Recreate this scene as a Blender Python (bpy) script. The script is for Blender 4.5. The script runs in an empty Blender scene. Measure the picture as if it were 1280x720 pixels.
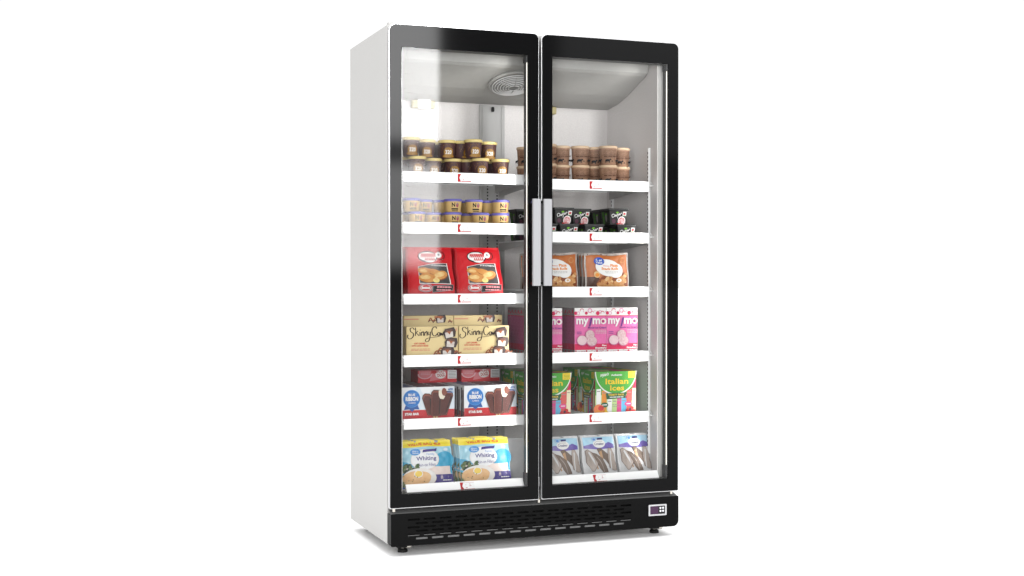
import bpy, bmesh, math, random
from mathutils import Vector, Matrix
R = math.radians
random.seed(7)
scene = bpy.context.scene
COL = scene.collection

# ------------------------------------------------------------------ camera
cd = bpy.data.cameras.new('camera'); cam = bpy.data.objects.new('camera', cd); COL.objects.link(cam)
cam.location = (-1.345, -4.799, 1.048)
cam.rotation_euler = (R(90 - 0.417), 0, R(-20.891))
cd.sensor_width = 36; cd.lens = 46.645; cd.clip_start = 0.05; cd.clip_end = 400
scene.camera = cam
scene.render.resolution_x = 1024; scene.render.resolution_y = 576
scene.view_settings.view_transform = 'Standard'; scene.view_settings.look = 'None'
scene.view_settings.exposure = 0.0; scene.view_settings.gamma = 1.0
scene.render.engine = 'CYCLES'
try:
    scene.cycles.max_bounces = 10; scene.cycles.transparent_max_bounces = 16
    scene.cycles.caustics_reflective = False; scene.cycles.caustics_refractive = False
except Exception: pass

# ------------------------------------------------------------------ world: white studio, darker towards the camera side
W = bpy.data.worlds.new('World'); scene.world = W; W.use_nodes = True
nt = W.node_tree; nt.nodes.clear()
def wn(t, **k):
    n = nt.nodes.new(t)
    for a, b in k.items(): setattr(n, a, b)
    return n
def wmath(op, a, b=None, clamp=False):
    n = wn('ShaderNodeMath', operation=op); n.use_clamp = clamp
    for i, v in enumerate((a, b)):
        if v is None: continue
        if isinstance(v, (int, float)): n.inputs[i].default_value = v
        else: nt.links.new(v, n.inputs[i])
    return n.outputs[0]
tc = wn('ShaderNodeTexCoord'); sx = wn('ShaderNodeSeparateXYZ'); nt.links.new(tc.outputs['Generated'], sx.inputs[0])
def mapr(v, a, b, c, d):
    n = wn('ShaderNodeMapRange', interpolation_type='SMOOTHSTEP')
    nt.links.new(v, n.inputs[0])
    for i, x in enumerate((a, b, c, d)): n.inputs[i + 1].default_value = x
    return n.outputs[0]
front = mapr(sx.outputs[1], -0.20, -0.55, 0.0, 1.0)
low = mapr(sx.outputs[2], 0.75, 0.45, 0.0, 1.0)
mask = wmath('MULTIPLY', front, low)
base = mapr(sx.outputs[2], 0.45, 0.95, 1.04, 2.2)
dark = mapr(sx.outputs[2], 0.04, 0.30, 0.03, 0.5)
mx = wn('ShaderNodeMix', data_type='FLOAT')
nt.links.new(mask, mx.inputs[0]); nt.links.new(base, mx.inputs[2]); nt.links.new(dark, mx.inputs[3])
bg = wn('ShaderNodeBackground'); bg.inputs[0].default_value = (1, 1, 1, 1)
nt.links.new(mx.outputs[0], bg.inputs[1])
wo = wn('ShaderNodeOutputWorld'); nt.links.new(bg.outputs[0], wo.inputs[0])

# ------------------------------------------------------------------ studio lamps
def softbox(name, loc, target, sx_, sy_, power, nodes=None, color=(1, 1, 1)):
    l = bpy.data.lights.new(name, 'AREA'); l.shape = 'RECTANGLE'; l.size = sx_; l.size_y = sy_
    l.energy = power; l.color = color
    o = bpy.data.objects.new(name, l); COL.objects.link(o); o.location = loc
    d = Vector(target) - Vector(loc)
    o.rotation_euler = d.to_track_quat('-Z', 'Y').to_euler()
    if nodes:
        l.use_nodes = True; nodes(l.node_tree)
    return o
def key_nodes(t, bar=True):
    # a soft edge all round the box, a darker bar across it, a little brighter at the top
    em = t.nodes.get('Emission') or t.nodes.new('ShaderNodeEmission')
    out = t.nodes.get('Light Output') or t.nodes.new('ShaderNodeOutputLight')
    g = t.nodes.new('ShaderNodeNewGeometry'); s = t.nodes.new('ShaderNodeSeparateXYZ')
    t.links.new(g.outputs['Parametric'], s.inputs[0])
    def mr(v, a, b, c, d):
        n = t.nodes.new('ShaderNodeMapRange'); n.interpolation_type = 'SMOOTHSTEP'; t.links.new(v, n.inputs[0])
        for i, x in enumerate((a, b, c, d)): n.inputs[i + 1].default_value = x
        return n.outputs[0]
    def mul(a, b):
        n = t.nodes.new('ShaderNodeMath'); n.operation = 'MULTIPLY'; t.links.new(a, n.inputs[0]); t.links.new(b, n.inputs[1]); return n.outputs[0]
    a = mul(mr(s.outputs[0], 0.0, 0.10, 0, 1), mr(s.outputs[0], 1.0, 0.93, 0, 1))
    a = mul(a, mr(s.outputs[1], 0.0, 0.07, 0, 1))
    a = mul(a, mr(s.outputs[1], 1.0, 0.9, 0, 1))
    a = mul(a, mr(s.outputs[1], 0.1, 0.6, 0.6, 1.0))
    if bar:
        lo = mr(s.outputs[1], .305, .355, 1, .12); hi = mr(s.outputs[1], .375, .425, .12, 1)
        n = t.nodes.new('ShaderNodeMath'); n.operation = 'MAXIMUM'; t.links.new(lo, n.inputs[0]); t.links.new(hi, n.inputs[1]); a = mul(a, n.outputs[0])
    t.links.new(a, em.inputs['Strength']); t.links.new(em.outputs[0], out.inputs[0])
key = softbox('key_softbox', (2.02, -7.32, 2.68), (2.02, 0, 2.68), 1.10, 3.25, 430, key_nodes)
fill = softbox('right_softbox', (4.3, -6.4, 3.3), (3.3, 0, 3.0), 1.9, 2.4, 45, lambda t: key_nodes(t, False))
left_fill = softbox('added_left_fill', (-3.2, -6.6, 1.9), (.6, 0, 1.0), 2.6, 2.6, 250)  # unseen fill lamp, added to brighten the shelves evenly
overhead = softbox('added_overhead_fill', (0.1, -2.6, 4.6), (0.3, -1.0, 0), 3.2, 2.2, 95)  # unseen lamp from above, added to keep the floor white

# ------------------------------------------------------------------ materials
MATS = {}
ALB = 0.62     # printed card and film, photographed brighter than they are
def lin(c):
    c = c / 255.0
    return c / 12.92 if c <= 0.04045 else ((c + 0.055) / 1.055) ** 2.4
def mat(name, rgb, rough=0.5, spec=0.3, metal=0.0, noise=None, bump=None, srgb=True, emit=0):
    if name in MATS: return MATS[name]
    m = bpy.data.materials.new(name); m.use_nodes = True; t = m.node_tree
    p = t.nodes['Principled BSDF']
    col = tuple(ALB * lin(c) for c in rgb) if srgb else tuple(rgb)
    p.inputs['Base Color'].default_value = (*col, 1); p.inputs['Roughness'].default_value = rough
    p.inputs['Metallic'].default_value = metal; p.inputs['Specular IOR Level'].default_value = spec
    tcn = t.nodes.new('ShaderNodeTexCoord')
    if noise:
        # noise = (scale, rgb2, contrast, stretch)
        sc, c2, con, st = noise
        mp = t.nodes.new('ShaderNodeMapping'); mp.inputs['Scale'].default_value = st
        n = t.nodes.new('ShaderNodeTexNoise'); n.inputs['Scale'].default_value = sc; n.inputs['Detail'].default_value = 5
        t.links.new(tcn.outputs['Object'], mp.inputs[0]); t.links.new(mp.outputs[0], n.inputs['Vector'])
        r = t.nodes.new('ShaderNodeValToRGB'); r.color_ramp.elements[0].position = 0.5 - con; r.color_ramp.elements[1].position = 0.5 + con
        r.color_ramp.elements[0].color = (*col, 1); r.color_ramp.elements[1].color = (*(tuple(ALB * lin(c) for c in c2) if srgb else c2), 1)
        t.links.new(n.outputs[0], r.inputs[0]); t.links.new(r.outputs[0], p.inputs['Base Color'])
    if bump:
        sc, st, dist = bump
        n = t.nodes.new('ShaderNodeTexNoise'); n.inputs['Scale'].default_value = sc; n.inputs['Detail'].default_value = 4
        t.links.new(tcn.outputs['Object'], n.inputs['Vector'])
        b = t.nodes.new('ShaderNodeBump'); b.inputs['Strength'].default_value = st; b.inputs['Distance'].default_value = dist
        t.links.new(n.outputs[0], b.inputs['Height']); t.links.new(b.outputs[0], p.inputs['Normal'])
    if emit:
        p.inputs['Emission Color'].default_value = (*col, 1); p.inputs['Emission Strength'].default_value = emit
    MATS[name] = m
    return m
def glass_mat():
    m = bpy.data.materials.new('door_glass'); m.use_nodes = True; t = m.node_tree; t.nodes.clear()
    tr = t.nodes.new('ShaderNodeBsdfTransparent'); tr.inputs[0].default_value = (0.955, 0.96, 0.957, 1)
    gl = t.nodes.new('ShaderNodeBsdfGlossy'); gl.inputs['Roughness'].default_value = 0.02
    fr = t.nodes.new('ShaderNodeFresnel'); fr.inputs['IOR'].default_value = 1.32
    mu = t.nodes.new('ShaderNodeMath'); mu.operation = 'MULTIPLY'; mu.inputs[1].default_value = 1.0
    mi = t.nodes.new('ShaderNodeMixShader'); o = t.nodes.new('ShaderNodeOutputMaterial')
    t.links.new(fr.outputs[0], mu.inputs[0]); t.links.new(mu.outputs[0], mi.inputs[0])
    t.links.new(tr.outputs[0], mi.inputs[1]); t.links.new(gl.outputs[0], mi.inputs[2]); t.links.new(mi.outputs[0], o.inputs[0])
    MATS['door_glass'] = m; return m

mat('cabinet_white', (0.385, 0.38, 0.37), 0.35, 0.35, srgb=False, bump=(260, 0.06, 0.001), noise=(2.5, (0.405, 0.40, 0.39), 0.3, (1, 1, 0.4)))
mat('liner_white', (0.70, 0.675, 0.665), 0.42, 0.3, srgb=False, noise=(240, (0.63, 0.605, 0.60), 0.2, (1, 1, 1)), bump=(120, 0.25, 0.003))
mat('ceiling_plastic', (0.38, 0.375, 0.36), 0.8, 0.15, srgb=False, noise=(40, (0.41, 0.405, 0.39), 0.3, (1, 1, 1)))
mat('rail_grey', (0.36, 0.355, 0.35), 0.4, 0.4, srgb=False, noise=(30, (0.41, 0.405, 0.4), 0.3, (1, 1, .2)))
mat('shelf_white', (0.78, 0.78, 0.78), 0.4, 0.3, srgb=False)
mat('strip_white', (0.90, 0.90, 0.90), 0.35, 0.35, srgb=False)
mat('slot_black', (0.006, 0.006, 0.006), 0.7, 0.1, srgb=False)
mat('door_black', (0.003, 0.003, 0.0032), 0.06, 0.065, srgb=False)
mat('spacer_grey', (0.05, 0.05, 0.048), 0.5, 0.3, srgb=False)
mat('aluminium', (0.50, 0.50, 0.51), 0.28, 0.5, 1.0, srgb=False)
mat('handle_metal', (0.25, 0.25, 0.26), 0.6, 0.3, 0.0, srgb=False, bump=(500, 0.1, 0.0005))
mat('kick_black', (0.003, 0.003, 0.0031), 0.38, 0.05, srgb=False, noise=(3, (0.004, 0.004, 0.004), 0.3, (1, 1, 1)))
mat('tray_grey', (0.10, 0.10, 0.10), 0.5, 0.3, srgb=False)
mat('grille_grey', (0.16, 0.16, 0.16), 0.5, 0.3, srgb=False)
mat('gasket', (0.05, 0.05, 0.052), 0.6, 0.2, srgb=False)
mat('bare_steel', (0.55, 0.52, 0.47), 0.3, 0.5, 0.9, srgb=False)
mat('rubber', (0.012, 0.012, 0.012), 0.6, 0.2, srgb=False)
mat('floor_white', (0.93, 0.93, 0.93), 0.75, 0.1, srgb=False)
mat('led', (1, 0.97, 0.88), 0.5, 0, srgb=False, emit=1.1)
mat('display_purple', (58, 16, 60), 0.2, 0.4, emit=0.25)
mat('display_dot', (235, 235, 240), 0.4, 0.3, emit=0.5)
mat('reflection_yellow', (215, 200, 140), 0.4, 0.4)  # yellowish reflection put into the colour
glass_mat()

# ------------------------------------------------------------------ mesh builder
def rot2(x, y, a): return x * math.cos(a) - y * math.sin(a), x * math.sin(a) + y * math.cos(a)
class MB:
    def __init__(s): s.v = []; s.f = []; s.m = []; s.slots = []; s.sm = []
    def slot(s, name):
        if name not in s.slots: s.slots.append(name)
        return s.slots.index(name)
    def add(s, vs, fs, m, smooth=False):
        b = len(s.v); s.v += [tuple(v) for v in vs]; k = s.slot(m)
        for f in fs: s.f.append([b + i for i in f]); s.m.append(k); s.sm.append(smooth)
    def box(s, a, b, m, bev=0):
        x0, y0, z0 = a; x1, y1, z1 = b
        vs = [(x0, y0, z0), (x1, y0, z0), (x1, y1, z0), (x0, y1, z0), (x0, y0, z1), (x1, y0, z1), (x1, y1, z1), (x0, y1, z1)]
        fs = [(0, 3, 2, 1), (4, 5, 6, 7), (0, 1, 5, 4), (1, 2, 6, 5), (2, 3, 7, 6), (3, 0, 4, 7)]
        if bev:
            bm = bmesh.new(); bv = [bm.verts.new(v) for v in vs]
            for f in fs: bm.faces.new([bv[i] for i in f])
            bmesh.ops.bevel(bm, geom=bm.edges[:], offset=bev, segments=2, affect='EDGES', profile=0.5)
            bm.verts.index_update()
            s.add([v.co[:] for v in bm.verts], [[v.index for v in f.verts] for f in bm.faces], m); bm.free()
        else: s.add(vs, fs, m)
    def lathe(s, prof, m, c=(0, 0, 0), n=28, cap0=True, cap1=True):
        vs = []; fs = []
        for r, z in prof:
            for i in range(n):
                a = 2 * math.pi * i / n; vs.append((c[0] + r * math.cos(a), c[1] + r * math.sin(a), c[2] + z))
        for k in range(len(prof) - 1):
            for i in range(n):
                j = (i + 1) % n; fs.append((k * n + i, k * n + j, (k + 1) * n + j, (k + 1) * n + i))
        s.add(vs, fs, m, True)
        if cap0: s.add(vs[:n], [tuple(range(n - 1, -1, -1))], m)
        if cap1: s.add(vs[-n:], [tuple(range(n))], m)
    def tube(s, pts, r, m, n=8):
        pts = [Vector(p) for p in pts]; vs = []; fs = []
        for i, p in enumerate(pts):
            t = (pts[min(i + 1, len(pts) - 1)] - pts[max(i - 1, 0)]).normalized()
            a = t.orthogonal().normalized() if i == 0 else (a - t * a.dot(t)).normalized()
            b = t.cross(a)
            for k in range(n):
                q = 2 * math.pi * k / n; vs.append(p + (a * math.cos(q) + b * math.sin(q)) * r)
        for i in range(len(pts) - 1):
            for k in range(n):
                j = (k + 1) % n; fs.append((i * n + k, i * n + j, (i + 1) * n + j, (i + 1) * n + k))
        fs.append(tuple(range(n))); fs.append(tuple(range(len(vs) - 1, len(vs) - n - 1, -1)))
        s.add(vs, fs, m, True)
    def build(s, name, parent=None):
        me = bpy.data.meshes.new(name); me.from_pydata(s.v, [], s.f)
        for n in s.slots: me.materials.append(MATS[n])
        me.polygons.foreach_set('material_index', s.m); me.polygons.foreach_set('use_smooth', s.sm)
        me.validate(); me.update()
        o = bpy.data.objects.new(name, me); COL.objects.link(o)
        if parent: o.parent = parent
        return o
def empty(name, loc, parent=None):
    o = bpy.data.objects.new(name, None); o.empty_display_size = 0.05; COL.objects.link(o); o.location = loc
    if parent: o.parent = parent
    return o
def tag(o, label, cat, group=None):
    o['label'] = label; o['category'] = cat
    if group: o['group'] = group
    return o
def children(o): return [c for c in bpy.data.objects if c.parent == o]
def copy_tree(o, parent=None):
    c = o.copy(); COL.objects.link(c); c.parent = parent
    for ch in children(o): copy_tree(ch, c)
    return c

def curve_mesh(splines, extrude, axis='Y'):
    """2D outlines (outer and holes) filled and extruded; returns verts, faces in XZ plane, depth along +Y from 0"""
    cu = bpy.data.curves.new('outline', 'CURVE'); cu.dimensions = '2D'; cu.fill_mode = 'BOTH'; cu.extrude = extrude / 2
    for pts in splines:
        sp = cu.splines.new('POLY'); sp.points.add(len(pts) - 1); sp.use_cyclic_u = True
        for p, q in zip(sp.points, pts): p.co = (q[0], q[1], 0, 1)
    o = bpy.data.objects.new('outline', cu); me = o.to_mesh()
    vs = [(v.co.x, extrude / 2 - v.co.z, v.co.y) for v in me.vertices]; fs = [list(p.vertices) for p in me.polygons]
    o.to_mesh_clear(); bpy.data.objects.remove(o); bpy.data.curves.remove(cu)
    return vs, fs
def rrect(x0, z0, x1, z1, r, n=6):
    if not isinstance(r, (tuple, list)): r = (r,) * 4   # bl, br, tr, tl
    out = []
    for (cx, cz, rr, a0) in ((x0, z0, r[0], 180), (x1, z0, r[1], 270), (x1, z1, r[2], 0), (x0, z1, r[3], 90)):
        if rr <= 0: out.append((cx, cz)); continue
        ox = cx + rr if cx == x0 else cx - rr; oz = cz + rr if cz == z0 else cz - rr
        for k in range(n + 1):
            a = R(a0 + 90 * k / n); out.append((ox + rr * math.cos(a), oz + rr * math.sin(a)))
    return out
def plate(mb, splines, y0, y1, m):
    vs, fs = curve_mesh(splines, y1 - y0)
    mb.add([(x, y0 + y, z) for x, y, z in vs], fs, m)

# ------------------------------------------------------------------ printed artwork: polygons, strokes and lettering laid on a face
_tcache = {}
def text_geo(s, bold=0.0):
    k = (s, bold)
    if k in _tcache: return _tcache[k]
    cu = bpy.data.curves.new('lettering', 'FONT'); cu.body = s; cu.size = 1; cu.offset = bold; cu.resolution_u = 2
    o = bpy.data.objects.new('lettering', cu); me = o.to_mesh()
    vs = [(v.co.x, v.co.y) for v in me.vertices]; fs = [list(p.vertices) for p in me.polygons]
    o.to_mesh_clear(); bpy.data.objects.remove(o); bpy.data.curves.remove(cu)
    x0 = min(v[0] for v in vs); x1 = max(v[0] for v in vs); y0 = min(v[1] for v in vs); y1 = max(v[1] for v in vs)
    r = ([((x - x0) / (x1 - x0), (y - y0) / (y1 - y0)) for x, y in vs], fs); _tcache[k] = r
    return r
class Art:
    """elements in unit coordinates (0..1, 0..1) of a face of size w x h; every element is one layer higher than the last"""
    def __init__(s, w, h): s.w = w; s.h = h; s.e = []
    def poly(s, pts, m, lay=None): s.e.append(([(u * s.w, v * s.h) for u, v in pts], [list(range(len(pts)))], m, lay)); return s
    def rect(s, u0, v0, u1, v1, m): return s.poly([(u0, v0), (u1, v0), (u1, v1), (u0, v1)], m)
    def ell(s, u, v, ru, rv, m, rot=0, n=26, a0=0, a1=360):
        pts = []
        full = (a1 - a0) >= 360
        for i in range(n if full else n + 1):
            a = R(a0 + (a1 - a0) * i / n); x, y = rot2(ru * s.w * math.cos(a), rv * s.h * math.sin(a), R(rot))
            pts.append((u + x / s.w, v + y / s.h))
        return s.poly(pts, m)
    def ring(s, u, v, ru, rv, t, m, n=18, a0=0, a1=360):
        vs = []; fs = []
        for i in range(n + 1):
            a = R(a0 + (a1 - a0) * i / n)
            for k in (1, 1 - t): vs.append(((u + ru * k * math.cos(a)) * s.w, (v + rv * k * math.sin(a)) * s.h))
        for i in range(n): fs.append([2 * i, 2 * i + 2, 2 * i + 3, 2 * i + 1])
        s.e.append((vs, fs, m, None)); return s
    def text(s, t, u0, v0, u1, v1, m, bold=0.0, shear=0.0, rot=0, outline=None, ob=0.04):
        if outline: s.text(t, u0, v0, u1, v1, outline, bold=ob, shear=shear, rot=rot)
        vs, fs = text_geo(t, bold); out = []
        cu, cv = (u0 + u1) / 2 * s.w, (v0 + v1) / 2 * s.h
        for x, y in vs:
            X = (u0 + x * (u1 - u0)) * s.w + shear * (y - 0.5) * (v1 - v0) * s.h; Y = (v0 + y * (v1 - v0)) * s.h
            dx, dy = rot2(X - cu, Y - cv, R(rot)); out.append((cu + dx, cv + dy))
        s.e.append((out, fs, m, None)); return s
    def stroke(s, pts, w, m, smooth=True, taper=False, wf=None):
        """a brush stroke through pts (unit coordinates), width w in metres"""
        P = [(u * s.w, v * s.h) for u, v in pts]
        if smooth and len(P) > 2:
            Q = [P[0]] + P + [P[-1]]; O = []
            for i in range(1, len(Q) - 2):
                p0, p1, p2, p3 = Q[i - 1], Q[i], Q[i + 1], Q[i + 2]
                for k in range(5):
                    t = k / 5; O.append(tuple(0.5 * ((2 * p1[j]) + (-p0[j] + p2[j]) * t + (2 * p0[j] - 5 * p1[j] + 4 * p2[j] - p3[j]) * t * t + (-p0[j] + 3 * p1[j] - 3 * p2[j] + p3[j]) * t ** 3) for j in (0, 1)))
            O.append(P[-1]); P = O
        vs = []; fs = []
        for i, p in enumerate(P):
            a = P[max(0, i - 1)]; b = P[min(len(P) - 1, i + 1)]; dx, dy = b[0] - a[0], b[1] - a[1]; L = math.hypot(dx, dy) or 1
            ww = w / 2
            if taper: ww *= 0.35 + 0.65 * math.sin(math.pi * i / (len(P) - 1))
            if wf: ww *= 0.45 + 0.75 * abs(dy / L)      # broad-nib pen: down-strokes heavier
            vs += [(p[0] - dy / L * ww, p[1] + dx / L * ww), (p[0] + dy / L * ww, p[1] - dx / L * ww)]
        for i in range(len(P) - 1): fs.append([2 * i, 2 * i + 1, 2 * i + 3, 2 * i + 2])
        s.e.append((vs, fs, m, None)); return s
    def lines(s, u0, v0, u1, v1, n, m, seed=0, h=0.5):
        """small print too fine to read: rows of tiny word-length dashes"""
        rg = random.Random(seed); vs = []; fs = []
        for r_ in range(n):
            v = v1 - (v1 - v0) * (r_ + 0.5) / n; hh = (v1 - v0) / n * h / 2; u = u0 + rg.uniform(0, .06) * (u1 - u0)
            while u < u1 - 0.01:
                L = rg.uniform(.10, .26) * (u1 - u0); e = min(u1, u + L); b = len(vs)
                vs += [(u * s.w, (v - hh) * s.h), (e * s.w, (v - hh) * s.h), (e * s.w, (v + hh) * s.h), (u * s.w, (v + hh) * s.h)]
                fs.append([b, b + 1, b + 2, b + 3]); u = e + .03 * (u1 - u0)
        s.e.append((vs, fs, m, None)); return s
    def put(s, mb, fn, grid=None, lift=0.0003, step=0.00022):
        """fn(u, v, h) maps metres on the face and a height above it to a point"""
        for i, (vs, fs, m, lay) in enumerate(s.e):
            h = lift + step * (lay if lay is not None else i)
            if grid:
                bm = bmesh.new(); bv = [bm.verts.new((x, y, 0)) for x, y in vs]
                for f in fs:
                    try: bm.faces.new([bv[k] for k in f])
                    except Exception: pass
                xs = [v[0] for v in vs]; ys = [v[1] for v in vs]
                for ax, arr in ((0, grid[0]), (1, grid[1])):
                    lo, hi = (min(xs), max(xs)) if ax == 0 else (min(ys), max(ys))
                    for g in arr:
                        if lo + 1e-5 < g < hi - 1e-5:
                            co = (g, 0, 0) if ax == 0 else (0, g, 0); no = (1, 0, 0) if ax == 0 else (0, 1, 0)
                            bmesh.ops.bisect_plane(bm, geom=bm.verts[:] + bm.edges[:] + bm.faces[:], plane_co=co, plane_no=no, dist=1e-6)
                bm.verts.index_update()
                mb.add([fn(v.co.x, v.co.y, h) for v in bm.verts], [[v.index for v in f.verts] for f in bm.faces], m, True); bm.free()
            else:
                mb.add([fn(x, y, h) for x, y in vs], fs, m)
def front(x0, y, z0): return lambda u, v, h: (x0 + u, y - h, z0 + v)
def leftside(x, y1, z0): return lambda u, v, h: (x - h, y1 - u, z0 + v)       # u runs from the back to the front
def top(x0, y0, z): return lambda u, v, h: (x0 + u, y0 + v, z + h)

# ================================================================== SETTING
fl = MB(); fl.add([(-120, -120, 0), (120, -120, 0), (120, 120, 0), (-120, 120, 0)], [(0, 1, 2, 3)], 'floor_white')
fo = fl.build('floor'); fo['kind'] = 'structure'; fo['label'] = 'seamless pure white studio floor'

# ================================================================== FREEZER CABINET
WX = 1.21; YB = 0.048; YD = 0.619; ZB = 0.043; ZT = 2.004
cab = empty('display_freezer', (0, 0, 0))
tag(cab, 'upright white two-door glass display freezer with black door frames and kick panel', 'freezer')
IX0, IX1, IY1 = 0.057, 1.145, 0.535
# outer side walls, top, back, bottom (foam walls with thickness)
for nm, x0, x1 in (('side_wall', 0.0, IX0), ('side_wall', IX1, WX)):
    b = MB(); b.box((x0, YB, ZB), (x1, YD, ZT), 'cabinet_white', 0.0025); o = b.build(nm, cab)
    o['label'] = 'smooth white ' + ('left' if x0 == 0 else 'right') + ' side wall of the freezer'
b = MB(); b.box((IX0 - .001, YB + .004, 1.955), (IX1 + .001, YD - .003, ZT - .0015), 'cabinet_white')
b.box((0.01, YB + 0.01, ZT - .0005), (0.05, YB + 0.035, ZT + 0.012), 'cabinet_white')
b.build('top_panel', cab)
b = MB(); b.box((IX0 - .001, IY1 + .006, ZB + .002), (IX1 + .001, YD - .002, 1.955), 'cabinet_white'); b.build('back_panel', cab)
b = MB(); b.box((IX0 - .001, YB + .002, ZB + .001), (IX1 + .001, IY1 + .005, 0.205), 'cabinet_white'); b.build('base_panel', cab)
# liner: thin inner skins
b = MB()
b.box((IX0, YB + .003, .206), (IX0 + .004, IY1, 1.953), 'liner_white')
b.box((IX1 - .004, YB + .003, .206), (IX1, IY1, 1.953), 'liner_white')
b.box((IX0 + .0045, IY1 - .004, .206), (IX1 - .0045, IY1 + .004, 1.953), 'liner_white')
b.box((IX0 + .0045, YB + .004, .2065), (IX1 - .0045, IY1 - .005, .212), 'liner_white')
for x in (.36, .88):      # pressed folds in the back sheet
    b.box((x, IY1 - .0075, .213), (x + .004, IY1 - .0042, 1.78), 'liner_white')
b.build('inner_liner', cab)
# ceiling cover: lip, slope
b = MB(); x0, x1 = IX0 + .006, IX1 - .006
prof = [(.056, 1.952), (.056, 1.938), (.118, 1.930), (.122, 1.926), (.134, 1.896), (.150, 1.886), (.33, 1.824), (.42, 1.803), (.528, 1.790), (.528, 1.952)]
vs = [(x, y, z) for x in (x0, x1) for y, z in prof]; n = len(prof)
fs = [(i, (i + 1) % n, n + (i + 1) % n, n + i) for i in range(n)] + [tuple(range(n - 1, -1, -1)), tuple(range(n, 2 * n))]
b.add(vs, fs, 'ceiling_plastic'); ceil = b.build('ceiling_cover', cab)
# fan guard on the slope
ang = math.atan2(1.886 - 1.824, .33 - .150)
fg = MB()
fc = Vector((0.592, 0.262, 1.845))
def fanp(x, y, h): # plane of the slope; h below it
    return (fc.x + x, fc.y + y * math.cos(ang) - h * math.sin(ang), fc.z - y * math.sin(ang) - h * math.cos(ang))
def ringtube(rad, r, h, m, sq=1.0, nn=40):
    vs = []; fs = []; k = 6
    for i in range(nn):
        a = 2 * math.pi * i / nn
        for j in range(k):
            q = 2 * math.pi * j / k; rr = rad + r * math.cos(q); vs.append(fanp(rr * math.cos(a), rr * math.sin(a), h + r * math.sin(q)))
    for i in range(nn):
        for j in range(k):
            fs.append((i * k + j, ((i + 1) % nn) * k + j, ((i + 1) % nn) * k + (j + 1) % k, i * k + (j + 1) % k))
    fg.add(vs, fs, m, True)
ringtube(.098, .007, .004, 'ceiling_plastic')
for i, rr in enumerate((.088, .077, .066, .055, .044, .033, .022)): ringtube(rr, .0022, .012 + .002 * i, 'shelf_white')
nn = 40; fg.add([fanp(.09 * math.cos(2 * math.pi * i / nn), .09 * math.sin(2 * math.pi * i / nn), .003) for i in range(nn)], [tuple(range(nn))], 'rail_grey')
for a in (20, 80, 140, 200, 260, 320):
    ca, sa = math.cos(R(a)), math.sin(R(a)); fg.tube([fanp(.02 * ca, .02 * sa, .026), fanp(.1 * ca, .1 * sa, .006)], .0022, 'ceiling_plastic', 6)
fg.build('fan_guard', cab)
# back channel with slots
b = MB(); b.box((.538, .521, .214), (.652, .5305, 1.786), 'rail_grey', .002)
for x in (.549, .636): b.box((x, .5175, .216), (x + .006, .5208, 1.784), 'rail_grey')
z = .26
while z < 1.56:
    for x in (.574, .617): b.box((x - .0028, .5198, z), (x + .0028, .5209, z + .0062), 'slot_black')
    z += .0137
b.build('back_channel', cab)
b = MB(); b.box((.588, .508, 1.757), (.602, .5165, 1.778), 'rubber', .004); b.build('cable_clip', cab)
for xa, xb, zz in ((.235, .335, 1.758), (.80, .885, 1.758)):  # made-up boxes standing in for yellowish lamp reflections
    b = MB(); b.box((xa, .500, zz), (xb, .5295, zz + .032), 'reflection_yellow', .004)
    b.box((xa + .025, .4975, zz - .004), (xb - .022, .4995, zz + .036), 'shelf_white', .0008); b.build('reflection_box', cab)
b = MB(); b.tube([(1.05, .44, 1.575), (1.095, .42, 1.585), (1.138, .41, 1.60)], .0022, 'bare_steel'); b.build('temperature_probe', cab)
b = MB()  # row of frost spots, built as small white blocks
for k in range(12): b.lathe([(.0022, 0), (.0012, .0008)], 'shelf_white', n=8) if False else b.box((1.1392, .50 - k * .018, 1.760 + .002 * (k % 3)), (1.1405, .5025 - k * .018, 1.7625 + .002 * (k % 3)), 'shelf_white')
b.build('frost_dots', cab)
# slotted uprights on the side walls
def upright(x, y, dx):
    b = MB(); xa, xb = sorted((x, x + dx * .009)); b.box((xa, y - .005, .213), (xb, y + .005, 1.586), 'shelf_white')
    z = .24
    while z < 1.57:
        b.box((x + dx * .0088 if dx > 0 else x - .0097, y - .0022, z), (x + .0097 if dx > 0 else x - .0088, y + .0022, z + .009), 'slot_black')
        z += .0165
    b.build('shelf_upright', cab)
for y in (.118, .47):
    upright(IX0 + .0045, y, 1); upright(IX1 - .0045, y, -1)

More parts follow.
